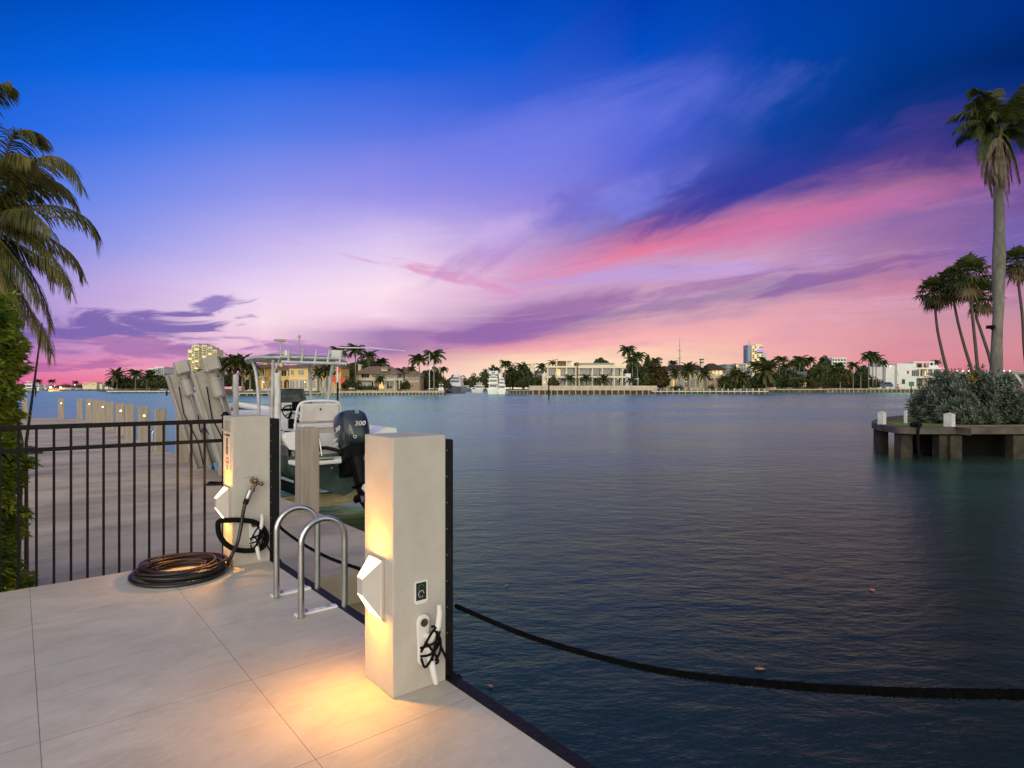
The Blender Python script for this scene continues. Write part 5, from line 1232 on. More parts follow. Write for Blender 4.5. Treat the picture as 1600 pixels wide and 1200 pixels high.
# ---- boats
def yacht(name, px, d, w_px, levels, hull_py, water_py, label, dep=14, hullm=None, mast=None, domes=()):
    h = House(name, d, px, label, 'yacht'); WB = hullm or GEL; s = d / FP; hw = w_px / 2
    zw = WATER; zt = fz(hull_py, d); X = lambda p: (p) * s
    mb = MB().loft([[(X(-hw*.75*k), y, zw - .3), (X(hw*.75*k), y, zw - .3), (X(hw * k), y, zt), (X(-hw * k), y, zt)] for y, k in ((0, 1), (dep * .6, 1), (dep * 1.0, .6), (dep * 1.25, .05))], smooth=False)
    mb.build('hull', WB, h.r)
    for i, (pt, pb, w_) in enumerate(levels):
        z1, z0 = fz(pt, d), fz(pb, d); q = w_ / 2; yy = dep * .08 * i
        MB().box(X(-q), X(q), yy + .1, dep * (.85 - .12 * i), z1 - (z1 - z0) * .22, z1).build('deck_roof', GEL, h.r, bevel=.05)
        MB().box(X(-q*.8), X(q*.8), yy + .7, dep * (.8 - .12 * i), z0 + .003, z1 - (z1 - z0) * .22 - .003).build('cabin', GEL, h.r)
        MB().box(X(-q*.66), X(q*.66), yy + .62, yy + .695, z0 + (z1 - z0) * .25, z1 - (z1 - z0) * .34).build('window', GLD, h.r)
    if mast: MB().cyl((0, dep*.3, fz(levels[-1][0], d)), (0, dep*.3, fz(mast, d)), .14, .04).box(-.8, .8, dep*.3 - .1, dep*.3 + .1, fz(mast + 6, d), fz(mast + 5, d)).build('mast', GEL, h.r)
    for (a, b, r_) in domes: MB().ball((X(a), dep * .3, fz(b, d)), r_).build('dome', GEL, h.r)
    return h
# big yacht, bow on
h = House('motor_yacht', 285, 707, 'big grey hulled yacht seen bow on with a tall mast in the channel', 'yacht')
GH = mat('grey_hull', (.24, .25, .25), .3, var=.1)
def bow(y, k, f): return [(-3.2*k, y, WATER - .3), (0, y - 1.2*f, WATER - .3), (3.2*k, y, WATER - .3), (3.6*k, y, fz(604, 285)), (0, y - 2.5*f, fz(602.5, 285)), (-3.6*k, y, fz(604, 285))]
MB().loft([bow(0, .06, 1), bow(3, .6, .8), bow(8, .95, .4), bow(16, 1, 0), bow(40, 1, 0)], smooth=False).build('hull', GH, h.r)
for i, (a, b, w_) in enumerate(((597.5, 604, 3.1), (592.5, 597.4, 2.7), (588.5, 592.4, 2.2), (585, 588.4, 1.6))):
    z1, z0 = fz(a, 285), fz(b, 285)
    MB().loft([[(-w_, 10 + i*2.5, z0 + .002), (w_, 10 + i*2.5, z0 + .002), (w_*.9, 12 + i*2.5, z1), (-w_*.9, 12 + i*2.5, z1)], [(-w_, 30, z0 + .002), (w_, 30, z0 + .002), (w_*.9, 30, z1), (-w_*.9, 30, z1)]], smooth=False).build('superstructure', GEL, h.r)
    if i in (1, 2): MB().box(-w_*.8, w_*.8, 9.6 + i*2.5, 9.99 + i*2.5, z0 + .5, z0 + 1.1).build('window', GLD, h.r)
MB().cyl((0, 20, fz(585, 285)), (0, 20, fz(572.5, 285)), .25, .06).box(-1.3, 1.3, 19.9, 20.1, fz(581, 285), fz(580.4, 285)).box(-.8, .8, 19.9, 20.1, fz(577, 285), fz(576.5, 285)).ball((-1, 20, fz(583.2, 285)), .45).ball((1, 20, fz(583.2, 285)), .45).build('mast', GEL, h.r)
yacht('sport_yacht', 770.5, 262, 19, ((598, 607, 17), (591.5, 598, 17), (587, 591.5, 15), (583.5, 587, 8)), 607, 615, 'white three deck yacht with twin domes moored at the left tip of the point', 12, domes=((-5, 582, 1.0), (5, 582, 1.0)), mast=574.5)
yacht('sport_yacht', 784, 258, 13, ((601, 608, 12), (595, 601, 10), (591, 595, 7)), 608, 615.5, 'smaller white sport boat with a tower beside the three deck yacht', 10, mast=584, domes=((0, 586, .5),))
yacht('sport_yacht', 748.5, 330, 13, ((602, 607, 16), (598, 602, 10)), 607.5, 613, 'low white motor boat in the channel left of the three deck yacht', 10, mast=594)
yacht('sport_yacht', 740, 350, 7, ((605, 609, 6),), 609, 613, 'tiny white runabout at the left end of the moored channel boats', 6)
yacht('sport_yacht', 729, 420, 10, ((602.5, 606, 8),), 606, 611, 'small blue hulled boat far down the channel', 8, hullm=mat('blue_hull', (.02, .08, .20), .3))
yacht('sport_yacht', 689, 250, 9, ((600, 606, 7), (597.5, 600, 4)), 606, 613, 'white boat tucked beside the end of the brown seawall', 5)
yacht('sport_yacht', 1172, 300, 16, ((592, 600, 12), (584, 592, 11), (577, 584, 7)), 600, 609, 'white yacht half hidden by palms behind the mooring posts', 10, mast=570)
yacht('sport_yacht', 1152, 300, 22, ((598, 603, 14),), 602, 609, 'low white boat among the palms left of the hidden yacht', 8)
yacht('moored_yacht', 1566, 210, 46, ((597, 602.5, 44), (591.5, 597, 38), (586.5, 591.5, 26)), 603, 610, 'big white yacht stacked with decks in front of the bridge at right', 30, hullm=mat('lavender_hull', (.42, .43, .58), .3))
yacht('moored_yacht', 1545, 330, 12, ((591, 596, 9), (584.5, 591, 8)), 596, 606, 'white cabin boat seen through the palm trunks by the bridge', 8)
BL = ['white boat nearest the hedge at the far left marina', 'white cabin cruiser second from the hedge in the marina', 'white boat with a green canopy in the marina', 'long white boat beyond the dark pile at left', 'amber lit boat on the far left water', 'small amber lit boat right of the brightest one', 'small white boat beneath the cream villa at far left', 'low white boat right of the small amber ones']
AMB = emit('amber_lit_hull', (1.0, .55, .10), .9); GRC = hmat('green_canopy', (.15, .45, .30))  # amber hull emits, standing in for lamp light falling on the boat
for i, (px, d, w_, lv, hp, hm) in enumerate(((36, 300, 16, ((606, 611, 10),), 611, None), (44, 560, 14, ((600, 606, 12), (596, 600, 8)), 606, None), (57, 600, 8, ((601, 606, 8),), 606, None), (66, 620, 15, ((602, 606, 9),), 606.5, None), (79.5, 520, 9, ((607, 609.5, 6), (605.6, 607, 2)), 609, AMB), (95, 640, 9, ((605, 607, 5),), 607, AMB), (119, 640, 6, ((606, 608, 3),), 608, None), (108, 640, 6, ((605.5, 607.5, 3),), 607.4, None))):
    hh_ = yacht('marina_boat', px, d, w_, lv, hp, hp + 3, BL[i], 8, hullm=hm)
    if i in (4, 5): MB().ball((0, -.3, fz(605.5, d)), .9).build('lamp', LITS, hh_.r)
    if i == 2: MB().box(-2.6, 2.6, 0, 4, fz(600.2, d), fz(599.4, d)).build('canopy', GRC, hh_.r)
h = House('cream_villa', 800, 128, 'long cream villa on the far left shore between trees', 'house')
h.blk('wall', 129, 141, 599.5, 606.5, 0, 12, WNE); h.blk('wall', 141.2, 151, 598, 606.5, 0, 12, WNE); h.blk('roof', 128.5, 151.5, 597.2, 597.9, -1, 13, WNE)
for x in (131, 134, 137, 143.5, 147): h.win(x, x + 1.4, 600.5, 602, 0, GLD, 1)
h = House('white_villa', 790, 163, 'small white house left of the far left island trees', 'house')
h.blk('wall', 163.5, 177, 602, 606.5, 0, 10, WHW); h.blk('wall', 154, 158, 600, 606.5, 2, 10, WNE); h.blk('roof', 163, 177.5, 601.2, 601.9, -.5, 10.5, WHW)
for x in (165, 169, 173): h.win(x, x + 2, 603, 604.5, 0, LIT if x == 169 else GLD, 1)
h = House('low_bridge', 900, 88, 'long low bridge across the far left water', 'bridge')
h.blk('deck', 60, 128, 603.6, 605.2, 0, 10, BRG)
for x in range(64, 128, 6): h.blk('pier', x, x + 1, 605.3, 609.5, 2, 5, BRG)
h.lamp(118, 602, -1, 1.3); h.lamp(86, 603, -1, .7)
h = House('island_house', 372, 196, 'house with a lit porch hidden in the far left island trees', 'house')
h.blk('wall', 196, 232, 594, 606.8, 2, 10, hmat('pink_wall', (.50, .38, .33))); h.hip('roof', 194, 234, 589.5, 594.5, 1, 11, TILEB, ridge=.3); h.blk('wall', 208, 217, 587, 594, 4, 9, WHW)
for x in (198, 203, 209, 215, 221, 227): h.win(x, x + 3, 595.5, 598, 2, LIT if x in (198, 203, 215) else GLD, 1)
h.blk('porch', 172, 262, 606.2, 607.5, -2, 2, CAPW)
# ------------------------------------------------------------------ trees and palms on the far shores
GI = .55
# mansion island: four date palms, a row of royal palms, broadleaf masses
for px, py, sz, lb in ((349, 574, 1.15, 'date palm at the left end of the clump beside the slanting lift'), (365, 570, 1.2, 'date palm second from left in the clump beside the yellow mansion'), (379, 570, 1.2, 'date palm third from left in the clump beside the yellow mansion'), (391, 577, 1.1, 'date palm just in front of the yellow mansion arches'), (511, 579, 1.0, 'date palm at the right end of the yellow mansion'), (497, 584, .8, 'small date palm before the yellow mansion, seen through the boat frame')):
    palm(px, py, 212, GI, 'date', lb, sz)
for px, py, sz, lb, d in ((529.5, 551, 1.35, 'royal palm left of the tall pale trunk behind the boat antenna', 246), (555.5, 548, 1.4, 'tall royal palm with a pale trunk left of the tiled roof house', 236), (577, 557, 1.25, 'royal palm over the left of the tiled roof house', 262), (599.5, 567, 1.2, 'royal palm over the right of the tiled roof house', 268), (624, 581, .95, 'low royal palm between the tiled house and the red brown roof', 262), (656.5, 563, 1.35, 'royal palm, left one of the tall pair by the channel', 240), (678, 557, 1.55, 'royal palm, right one of the tall pair by the channel', 240), (643, 578, .8, 'small royal palm behind the salmon house', 280), (693, 578, .8, 'small royal palm right of the tall pair by the channel', 280)):
    palm(px, py, d, GI, 'royal', lb, sz)
palm(590, 594, 232, GI, 'dark', 'small palm before the balcony of the tiled roof house', .75)
tree(340, 383, 583, 603, 226, GI, LF_T, 'dark tree mass behind the date palms beside the lift', n=1500)
tree(523, 552, 566, 600, 240, GI, LF_O, 'grey green round tree behind the orange flags')
tree(527, 560, 590, 606, 226, GI, LF_T, 'low dark hedge tree beneath the grey green round tree', n=900)
tree(540, 600, 562, 590, 285, GI, LF_T, 'dark tree behind the roof of the tiled house', n=1600)
tree(556, 590, 600, 609, 229, GI, LF_T, 'row of low bushes before the tiled roof house', n=900, name='garden_bush')
tree(626, 640, 594, 608, 236, GI, LF_T, 'round dark bush between pavilion and salmon house')
tree(662, 694, 577, 607, 268, GI, LF_T, 'dark broad tree behind the pair of tall palms', n=1500)
tree(686, 704, 592, 607, 252, GI, LF_O, 'small green tree at the end of the brown seawall')
tree(606, 634, 583, 606, 300, GI, LF_T, 'dark tree between the tiled house and the red brown roof')
tree(480, 528, 560, 590, 262, GI, LF_T, 'dark tree behind the right wing of the yellow mansion', n=1300)
# channel banks
tree(716, 734, 589, 610, 575, .4, LF_T, 'leftmost dark tree on the far channel bank', n=700)
tree(731, 750, 586, 610, 570, .4, LF_T, 'round dark tree in the middle of the far channel bank', n=700)
tree(749, 766, 580, 610, 565, .4, LF_T, 'taller dark tree of the channel bank beside the white yachts', n=700)
tree(763, 778, 574, 606, 420, .4, LF_T, 'dark tree right behind the twin domed yacht', n=700)
palm(767, 580, 300, .5, 'dark', 'palm leaning over the twin domed yacht, left side', .8); palm(779, 579, 300, .5, 'dark', 'palm leaning over the twin domed yacht, right side', .8)
palm(788, 569, 275, .6, 'royal', 'royal palm standing at the left tip of the point', 1.05)
tree(786, 815, 574, 604, 290, .6, LF_T, 'dark tree behind the left tip of the point', n=1400)
tree(812, 858, 586, 604, 268, .6, LF_O, 'wide olive green hedge tree left of the glass house', n=1900, depth=5)
palm(797, 581, 280, .6, 'dark', 'dark palm in front of the leftmost tree on the point', .9)
palm(819, 576, 280, .6, 'dark', 'dark palm left of the slim pale tower', 1.1); palm(848, 575, 275, .6, 'dark', 'dark palm touching the left roof of the glass house', 1.0)
palm(861, 568, 290, .6, 'dark', 'small palm above the left roof of the glass house', .8)
palm(831, 602, 252, 1.0, 'dark', 'small lit palm on the terrace left of the glass house', .5)
for px, py, lb, sz in ((892, 593, 'palm in front of the left wing of the glass house', .85), (918, 592, 'palm before the middle windows of the glass house', .85), (944, 594, 'bushy palm before the right windows of the glass house', .75), (983, 595, 'palm before the small annex of the glass house', .75), (1003, 598, 'lit low palm beside the pergola', .6)):
    palm(px, py, 249, 1.2, 'dark' if px != 944 else 'date', lb, sz)
tree(930, 948, 561, 572, 300, .6, LF_T, 'round tree top showing over the roof of the glass house', n=500)
palm(981, 548, 276, .6, 'royal', 'tallest palm behind the right end of the glass house', 1.35); palm(996, 558, 272, .6, 'royal', 'second tall palm right of the glass house', 1.35); palm(988, 566, 268, .6, 'royal', 'third, lower palm right of the glass house', 1.3)
tree(968, 1012, 568, 604, 282, .6, LF_T, 'dark tree mass right of the glass house', n=1800)
tree(1009, 1041, 567, 606, 288, .6, LF_B, 'orange brown tree between the glass house and the dark roofed villa', n=1500)
palm(1021, 566, 310, .6, 'dark', 'dark palm peeping over the orange brown tree', 1.0); palm(1049, 568, 330, .6, 'royal', 'palm behind the roof of the dark roofed villa', 1.0)
for i, (px, py, sz) in enumerate(((1055, 584, 1.0), (1076, 579, 1.15), (1101, 584, 1.15), (1131, 594, .8), (1149, 586, 1.15), (1162, 590, .9))):
    palm(px, py, 283, .2, 'date', '%s date palm of the row before the dark roofed villa' % ('first from left,', 'second from left,', 'third from left,', 'fourth, low,', 'fifth, broad,', 'rightmost')[i], sz)
palm(1180, 572, 300, .6, 'royal', 'royal palm before the hotel tower', 1.25); palm(1197, 580, 288, .6, 'date', 'big shaggy date palm right of the hotel tower', 1.9, var=0)
tree(1170, 1202, 585, 606, 292, .6, LF_T, 'dark tree at the right end of the villa point', n=1300)
tree(1048, 1068, 598, 609, 281, .2, LF_T, 'clipped dark bush left before the villa', n=400, name='garden_bush'); tree(1106, 1116, 599, 609, 281, .2, LF_T, 'clipped dark bush under the arches of the villa', n=300, name='garden_bush')
# north shore
NB = 1.38
for px, py, sz, lb in ((1217, 563, 1.5, 'tall royal palm with spread crown right of the hotel tower'), (1228, 574, 1.3, 'royal palm with a grey trunk beside the tall spread palm'), (1207, 573, 1.2, 'royal palm left of the tall spread palm'), (1240, 570, 1.3, 'royal palm at left over the grey roofed house'), (1249, 564, 1.6, 'full crowned royal palm over the grey roofed house'), (1257, 569, 1.3, 'royal palm over the ridge of the grey roofed house'), (1268, 564, 1.4, 'royal palm right over the grey roofed house'), (1313, 572, 1.2, 'royal palm behind the broad round tree'), (1333, 572, 1.3, 'royal palm right of the broad round tree'), (1345, 580, 1.1, 'low royal palm above the yellow garden lights'), (1357, 559, 1.5, 'left royal palm of the tall group beside the white modern house'), (1364, 556, 1.6, 'highest royal palm of the group beside the white modern house'), (1369, 563, 1.5, 'royal palm of the tall group nearest the white modern house'), (1380, 568, 1.1, 'slim royal palm in front of the white modern house')):
    palm(px, py, 364, NB, 'royal', lb, sz)
palm(1465, 567, 384, 8.5, 'dark', 'palm on the roof terrace of the white modern house', .9); palm(1455, 570, 384, 8.5, 'dark', 'smaller palm on the roof terrace of the white modern house', .6)
palm(1277, 583, 362, NB, 'dark', 'dark palm right of the grey roofed house', 1.2)
tree(1274, 1302, 560, 604, 370, NB, LF_T, 'broad tall dark tree on the right shore', n=1800)
tree(1296, 1327, 573, 603, 368, NB, LF_O, 'olive green spreading tree right of the broad dark one', n=1800)
tree(1196, 1232, 584, 605, 366, NB, LF_T, 'dark shrubbery below the tall spread palm', n=1400)
tree(1228, 1252, 580, 605, 360, NB, LF_T, 'dark tree in front of the grey roofed house', n=1200)
tree(1326, 1360, 582, 605, 372, NB, LF_T, 'dark tree around the yellow garden lights', n=1000)
tree(1262, 1300, 597, 606, 357, NB, LF_B, 'brownish shrub row at the seawall below the grey roofed house', n=800, name='garden_bush')
tree(1360, 1376, 588, 605, 366, NB, LF_T, 'dark shrub at the left foot of the white modern house', n=600, name='garden_bush')
tree(1160, 1240, 590, 606, 480, NB, LF_T, 'far dark tree belt beyond the villa point', n=900)
# west island
for px, py, sz, lb in ((183, 588, 1.6, 'palm at the left end of the far left island'), (212, 585, 1.7, 'palm above the lit porch of the far left island'), (234, 591, 1.5, 'palm before the pale blocks of the far left island'), (248, 592, 1.4, 'palm right of the lit porch on the far left island'), (170, 600, 1.0, 'small palm at the very left tip of the far left island')):
    palm(px, py, 362, .35, 'date' if px in (234, 183) else 'royal', lb, sz)
tree(174, 208, 588, 606, 368, .35, LF_T, 'dark tree at the left of the far left island', n=1500); tree(205, 240, 590, 606, 370, .35, LF_T, 'dark tree in the middle of the far left island', n=1300); tree(236, 290, 586, 606, 366, .35, LF_T, 'dark tree at the right of the far left island behind the lift', n=1900)
tree(285, 345, 578, 605, 380, .35, LF_T, 'dark tree mass between the slanting lift tracks and the tower', n=1900)
# west shore belt
W_ = [(30, 44, 596), (42, 56, 600), (54, 70, 599), (68, 86, 600), (84, 98, 601), (95, 112, 597), (110, 124, 599), (122, 133, 598), (148, 160, 596), (158, 168, 601), (-20, 34, 598)]
WL = ['beside the hedge', 'behind the marina boats', 'behind the green canopy', 'by the lone palm', 'above the amber boats', 'left of the cream villa, taller', 'left of the cream villa, lower', 'touching the cream villa on its left', 'right of the cream villa', 'beside the small white house', 'hidden mostly behind the hedge']
for i, (a, b, c) in enumerate(W_): tree(a, b, c, 606, 830, .3, LF_T, 'dark tree on the far left skyline %s' % WL[i], n=350, grp='trees on the far left shore')
palm(60, 596, 800, .3, 'royal', 'lone palm on the far left skyline near the green canopy', 1.6); palm(83, 596, 800, .3, 'royal', 'lone palm on the far left skyline above the amber lit boat', 1.6); palm(118, 598, 800, .3, 'royal', 'lone palm on the far left skyline left of the cream villa', 1.4)

# ------------------------------------------------------------------ near point on the right
GZ = .17
GRS = leafmat('grass', (0.09, 0.13, 0.015), (0.19, 0.22, 0.035), 2.0, .9, .0)
SANDR = mat('bare_earth', (0.34, 0.24, 0.17), .95, scale=1.2, col2=(.20, .14, .09))
edge = [(17.6, 20.45), (15.2, 20.45), (14.2, 20.47), (13.5, 20.62), (13.42, 21.3), (14.15, 23.6), (16.6, 27.0), (20.0, 30.2), (30, 37)]
landpts = [(26, 20.9), (17.6, 20.9), (14.8, 20.9), (14.0, 21.05), (13.75, 21.3), (13.8, 21.8), (14.55, 23.6), (16.9, 26.7), (20.2, 29.8), (30, 36.5), (40, 36.5), (40, 20.9)]
tag(MB().prism(landpts, GZ - .2, GZ - .02).build('lawn', GRS), kind='structure')
rb = MB().prism([(40, 20.95), (15.9, 20.95), (15.6, 21.35), (17.2, 21.9), (19, 22.2), (40, 22.4)], GZ - .018, GZ - .006).build('bare_soil', SANDR); tag(rb, kind='structure')
r = empty('island_seawall', (14, 20.4, GZ), 0, 'weathered concrete seawall cap on square piles around the near grassy point', 'seawall')
CAPN = mat('weathered_cap', (.125, .10, .082), .9, scale=1.0, bump=.6, bscale=9, col2=(.06, .048, .04), detail=8)
def strip(path, w_, z0, z1):
    P = smooth_path([(x, y, 0) for x, y in path], 4); rings = []
    for i, p in enumerate(P):
        t_ = (P[min(i+1, len(P)-1)] - P[max(i-1, 0)]).normalized(); n_ = Vector((t_.y, -t_.x, 0))
        rings.append([p + Vector((-14, -20.4, z0 - GZ)), p + n_ * w_ + Vector((-14, -20.4, z0 - GZ)), p + n_ * w_ + Vector((-14, -20.4, z1 - GZ)), p + Vector((-14, -20.4, z1 - GZ))])
    return MB().loft(rings, smooth=False)
strip([(40, 20.45)] + edge, .55, GZ - .23, GZ).build('cap', CAPN, r, bevel=.02)
strip([(40, 21.5), (17, 21.5), (15.2, 21.6), (14.9, 22), (15.3, 24), (17.5, 27)], .15, -2.5, GZ - .3).build('back_wall', mat('shade_black_wall', (.006, .006, .005), .9, spec=.1), r)  # near-black colour stands for the deep shade beneath the cap
PILN = mat('shaded_pile', (.060, .048, .036), .9, scale=2, bump=.7, bscale=14, col2=(.018, .015, .011))  # pile colour darkened to hold the shade under the cap
VOID = mat('shade_black', (.006, .006, .005), .9, spec=.1)  # shade of the hollow painted as near black
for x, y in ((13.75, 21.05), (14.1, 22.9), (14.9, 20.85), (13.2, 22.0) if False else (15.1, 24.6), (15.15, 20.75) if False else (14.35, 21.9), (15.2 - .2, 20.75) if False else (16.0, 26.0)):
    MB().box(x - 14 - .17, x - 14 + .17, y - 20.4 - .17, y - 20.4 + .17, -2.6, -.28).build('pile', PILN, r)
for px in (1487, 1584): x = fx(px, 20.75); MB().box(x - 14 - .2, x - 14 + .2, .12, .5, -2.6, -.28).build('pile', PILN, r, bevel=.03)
x = fx(1400, 21.3); MB().box(x - 14 - .14, x - 14 + .14, .4, .75, -2.6, -.28).build('pile', PILN, r)
WP = mat('white_post', (.66, .65, .64), .7, scale=3, bump=.2, bscale=20, col2=(.55, .53, .51))
for px, d, w_, h_, lb in ((1378, 22.3, .20, .44, 'short white post at the left tip of the grassy point'), (1415, 23.4, .085, .44, 'thin white post on the grass near the point tip'), (1428.5, 28.5, .18, .34, 'small white post behind the thin one at the far edge'), (1483.5, 20.95, .25, .44, 'broad white post on the seawall before the silvery bush')):
    o = MB().box(-w_/2, w_/2, -w_/2, w_/2, -.02, h_).add([(-w_/2, -w_/2, h_ + .001), (w_/2, -w_/2, h_ + .001), (w_/2, w_/2, h_ + .001), (-w_/2, w_/2, h_ + .001), (0, 0, h_ + .05)], [(0, 1, 4), (1, 2, 4), (2, 3, 4), (3, 0, 4)]).build('white_post', WP, loc=(fx(px, d), d, GZ), rz=.5)
    tag(o, lb, 'post', 'white posts on the grassy point')
r = empty('old_rope', (fx(1416, 21.0), 20.55, GZ), 0, 'dark old rope hung over the seawall at the point tip', 'rope')
MB().tube(smooth_path([(.5, .5, .02), (.2, .2, .06), (0, -.2, .05), (-.12, -.33, -.1), (-.10, -.3, -.5), (-.02, -.28, -1.2)], 5), .05, 8).ball((.1, .1, .08), .14, sc=(1.6, 1, .7)).build('rope', ROPE, r)

# silvery bush
def bush(name, c, rx, ry, rz, n, s0, leaf, label, seed, cat='bush', up=.5):
    rn = random.Random(seed); r = empty(name, c, 0, label, cat)
    mb = MB()
    for k in range(14):
        a = rn.uniform(0, 6.28); q = rn.uniform(.3, .9)
        mb.tube([(0, 0, 0), (math.cos(a)*rx*q*.4, math.sin(a)*ry*q*.4, rz*.4), (math.cos(a)*rx*q*.8, math.sin(a)*ry*q*.8, rz*.85)], [.04, .025, .01], 5)
    mb.build('stems', TRKD, r)
    vs = []; fs = []
    cl = []
    for k in range(n):
        a = rn.uniform(0, 6.28); cz = rn.uniform(-.25, 1); q = math.sqrt(max(0, 1 - cz*cz)); rad = rn.uniform(.62, 1.0)
        bump_ = 1 + .16 * math.sin(a * 5 + cz * 4) + .10 * math.sin(a * 11 + 2)
        cl.append((Vector((rx*q*math.cos(a)*rad*bump_, ry*q*math.sin(a)*rad*bump_, max(.06, rz*(.22 + .78*cz)*rad*bump_))), Vector((q*math.cos(a), q*math.sin(a), cz*.8 + up))))
    for p, d_ in cl:
        d_ = (d_.normalized() + Vector((rn.uniform(-.5, .5), rn.uniform(-.5, .5), rn.uniform(-.2, .5)))).normalized()
        e1 = d_.orthogonal().normalized(); e2 = d_.cross(e1)
        for z_ in range(9):
            th = z_ * 2.4; o_ = e1*math.cos(th) + e2*math.sin(th); s_ = s0 * rn.uniform(.7, 1.2)
            b_ = p + d_ * (z_ * s0 * .16); ld = (d_ * .8 + o_).normalized(); wv = d_.cross(o_).normalized() * s_ * .17
            j = len(vs); vs += [b_, b_ + ld*s_*.5 + wv, b_ + ld*s_, b_ + ld*s_*.5 - wv]; fs.append((j, j+1, j+2, j+3))
    MB().add(vs, fs).build('foliage', leaf, r); return r
SLV = leafmat('silver_leaf', (0.030, 0.046, 0.032), (0.15, 0.19, 0.135), 2.2, .6, .15)
bush('silver_bush', (fx(1517, 23.6), 23.6, GZ - .02), 1.72, 1.35, 1.72, 3600, .19, SLV, 'large silvery green buttonwood bush on the grassy point', 4)
bush('silver_bush', (fx(1478, 23.6), 23.6, GZ - .02), .85, .9, 1.25, 1100, .19, SLV, 'smaller silvery bush bulging left of the large one', 6)
bush('silver_bush', (fx(1572, 23.4), 23.8, GZ - .02), .8, .8, 1.15, 900, .18, SLV, 'silvery bush with upright shoots at the right foot of the tall palm', 9)
bush('green_hedge', (fx(1612, 25), 25.2, GZ - .02), 1.3, 1.0, .98, 1700, .10, leafmat('hedge_green', (.04, .05, .01), (.13, .13, .025), 2, .5, .2), 'low olive green hedge at the right edge behind the silvery bush', 12, 'hedge')
r = empty('yellow_agave', (fx(1521, 23), 23.0, GZ + 1.62), 0, 'yellow leaved plant poking out of the top of the silvery bush', 'plant')
mb = MB(); rn = random.Random(3)
for k in range(26):
    a = rn.uniform(0, 6.28); e = rn.uniform(.2, 1.4); d_ = Vector((math.cos(a)*math.cos(e), math.sin(a)*math.cos(e), math.sin(e))); wv = d_.orthogonal().normalized() * .035
    mb.add([-wv, wv, d_*.3 + wv*.8, d_*.45, d_*.3 - wv*.8], [(0, 1, 2, 3, 4)])
mb.build('leaves', leafmat('yellow_leaf', (.28, .22, .03), (.50, .42, .10), 4), r); MB().cyl((0, 0, -1.6), (0, 0, 0), .05).build('stem', TRKD, r)

# tall old palm, feather leaves and hanging dead leaves
LF_R = leafmat('palm_olive', (.030, .048, .010), (.105, .120, .028), .8)
DEAD = leafmat('dead_frond', (.06, .045, .03), (.19, .155, .11), 1.5, .8, .1)
TRKR = mat('royal_trunk', (.20, .185, .155), .9, scale=2.2, bump=.5, bscale=9, col2=(.105, .10, .085), stretch=(1.5, 1.5, .5), detail=8)
dR = 26.0; bx_ = fx(1556, dR); r = empty('old_royal_palm', (bx_, dR, GZ - .1), 0, 'very tall palm with a thick grey trunk and hanging dead leaves at right', 'palm tree')
S = lambda px, py, dd=0: Vector((fx(px, dR + dd) - bx_, dd, fz(py, dR + dd) - GZ + .1))
path = [S(1556, 634), S(1556.5, 600), S(1557, 560), S(1558, 520), S(1560, 480), S(1560, 440), S(1561, 400), S(1561, 340), S(1560, 290), S(1560, 262)]
MB().tube(smooth_path(path, 4), [ (.215 + .025*math.sin(i*.35)) if i < 26 else (.20 - .004*(i - 26)) for i in range(37)], 18).build('trunk', TRKR, r)
top = S(1563, 205); mb = MB(); rn = random.Random(8)
LV = [[(1563, 205), (1556, 175), (1540, 150), (1522, 138)], [(1563, 205), (1550, 190), (1536, 172), (1524, 158), (1523, 172)], [(1563, 205), (1560, 185), (1553, 168), (1552, 142)], [(1563, 205), (1575, 165), (1590, 140), (1606, 122)], [(1563, 205), (1580, 180), (1605, 160), (1630, 160)], [(1563, 205), (1585, 190), (1605, 185), (1622, 205)],
      [(1563, 205), (1546, 200), (1532, 190), (1527, 215)], [(1563, 205), (1578, 200), (1592, 205), (1600, 230)], [(1563, 208), (1570, 180), (1585, 155), (1612, 150)], [(1563, 208), (1545, 205), (1536, 220), (1534, 250)]]
for i, L_ in enumerate(LV):
    frond(mb, [S(px, py, (i % 3 - 1) * .5 * k / 3) for k, (px, py) in enumerate(L_)], 64, .62, .045, .45, .03, rn=rn, segs=3, spread=.8, start=.2)
for k in range(9):
    a = k * .698 + .4
    frond(mb, arc(a, R(rn.uniform(30, 75)), 2.3, R(95), 6, top), 54, .6, .045, .5, .03, rn=rn, segs=3, start=.2)
mb.tube([S(1561, 262), S(1562, 230), S(1563, 200)], [.2, .17, .08], 10)
mb.build('crown', LF_R, r)
DL = [[(1562, 215), (1548, 225), (1537, 250), (1534, 275)], [(1562, 215), (1545, 235), (1543, 270), (1551, 305)], [(1562, 215), (1554, 235), (1549, 262), (1553, 285)], [(1563, 215), (1568, 240), (1571, 275), (1576, 322)], [(1563, 215), (1563, 240), (1564, 265), (1570, 290)], [(1563, 210), (1574, 215), (1585, 245), (1594, 285)], [(1563, 210), (1558, 225), (1556, 250), (1558, 270)], [(1563, 215), (1572, 235), (1574, 260), (1577, 300)]]
DL += [[(px + jx * k, py + jy * k) for k, (px, py) in enumerate(L_)] for L_, jx, jy in ((DL[0], 2, 4), (DL[1], 2.5, -6), (DL[2], -1, 5), (DL[3], -2, -10), (DL[4], 1, 6), (DL[7], 1.5, -6), (DL[1], 4, -14), (DL[6], 0, 8))]
for i, L_ in enumerate(DL):
    mb = MB(); frond(mb, [S(px, py, -.3 + (i % 3 - 1) * .3 * k / 3) for k, (px, py) in enumerate(L_)], 70, .40, .05, 1.1, .03, rn=rn, segs=3, spread=.6, start=.15)
    mb.build('dead_leaf' if i != 5 else 'hanging_leaf', DEAD if i != 5 else LF_R, r)
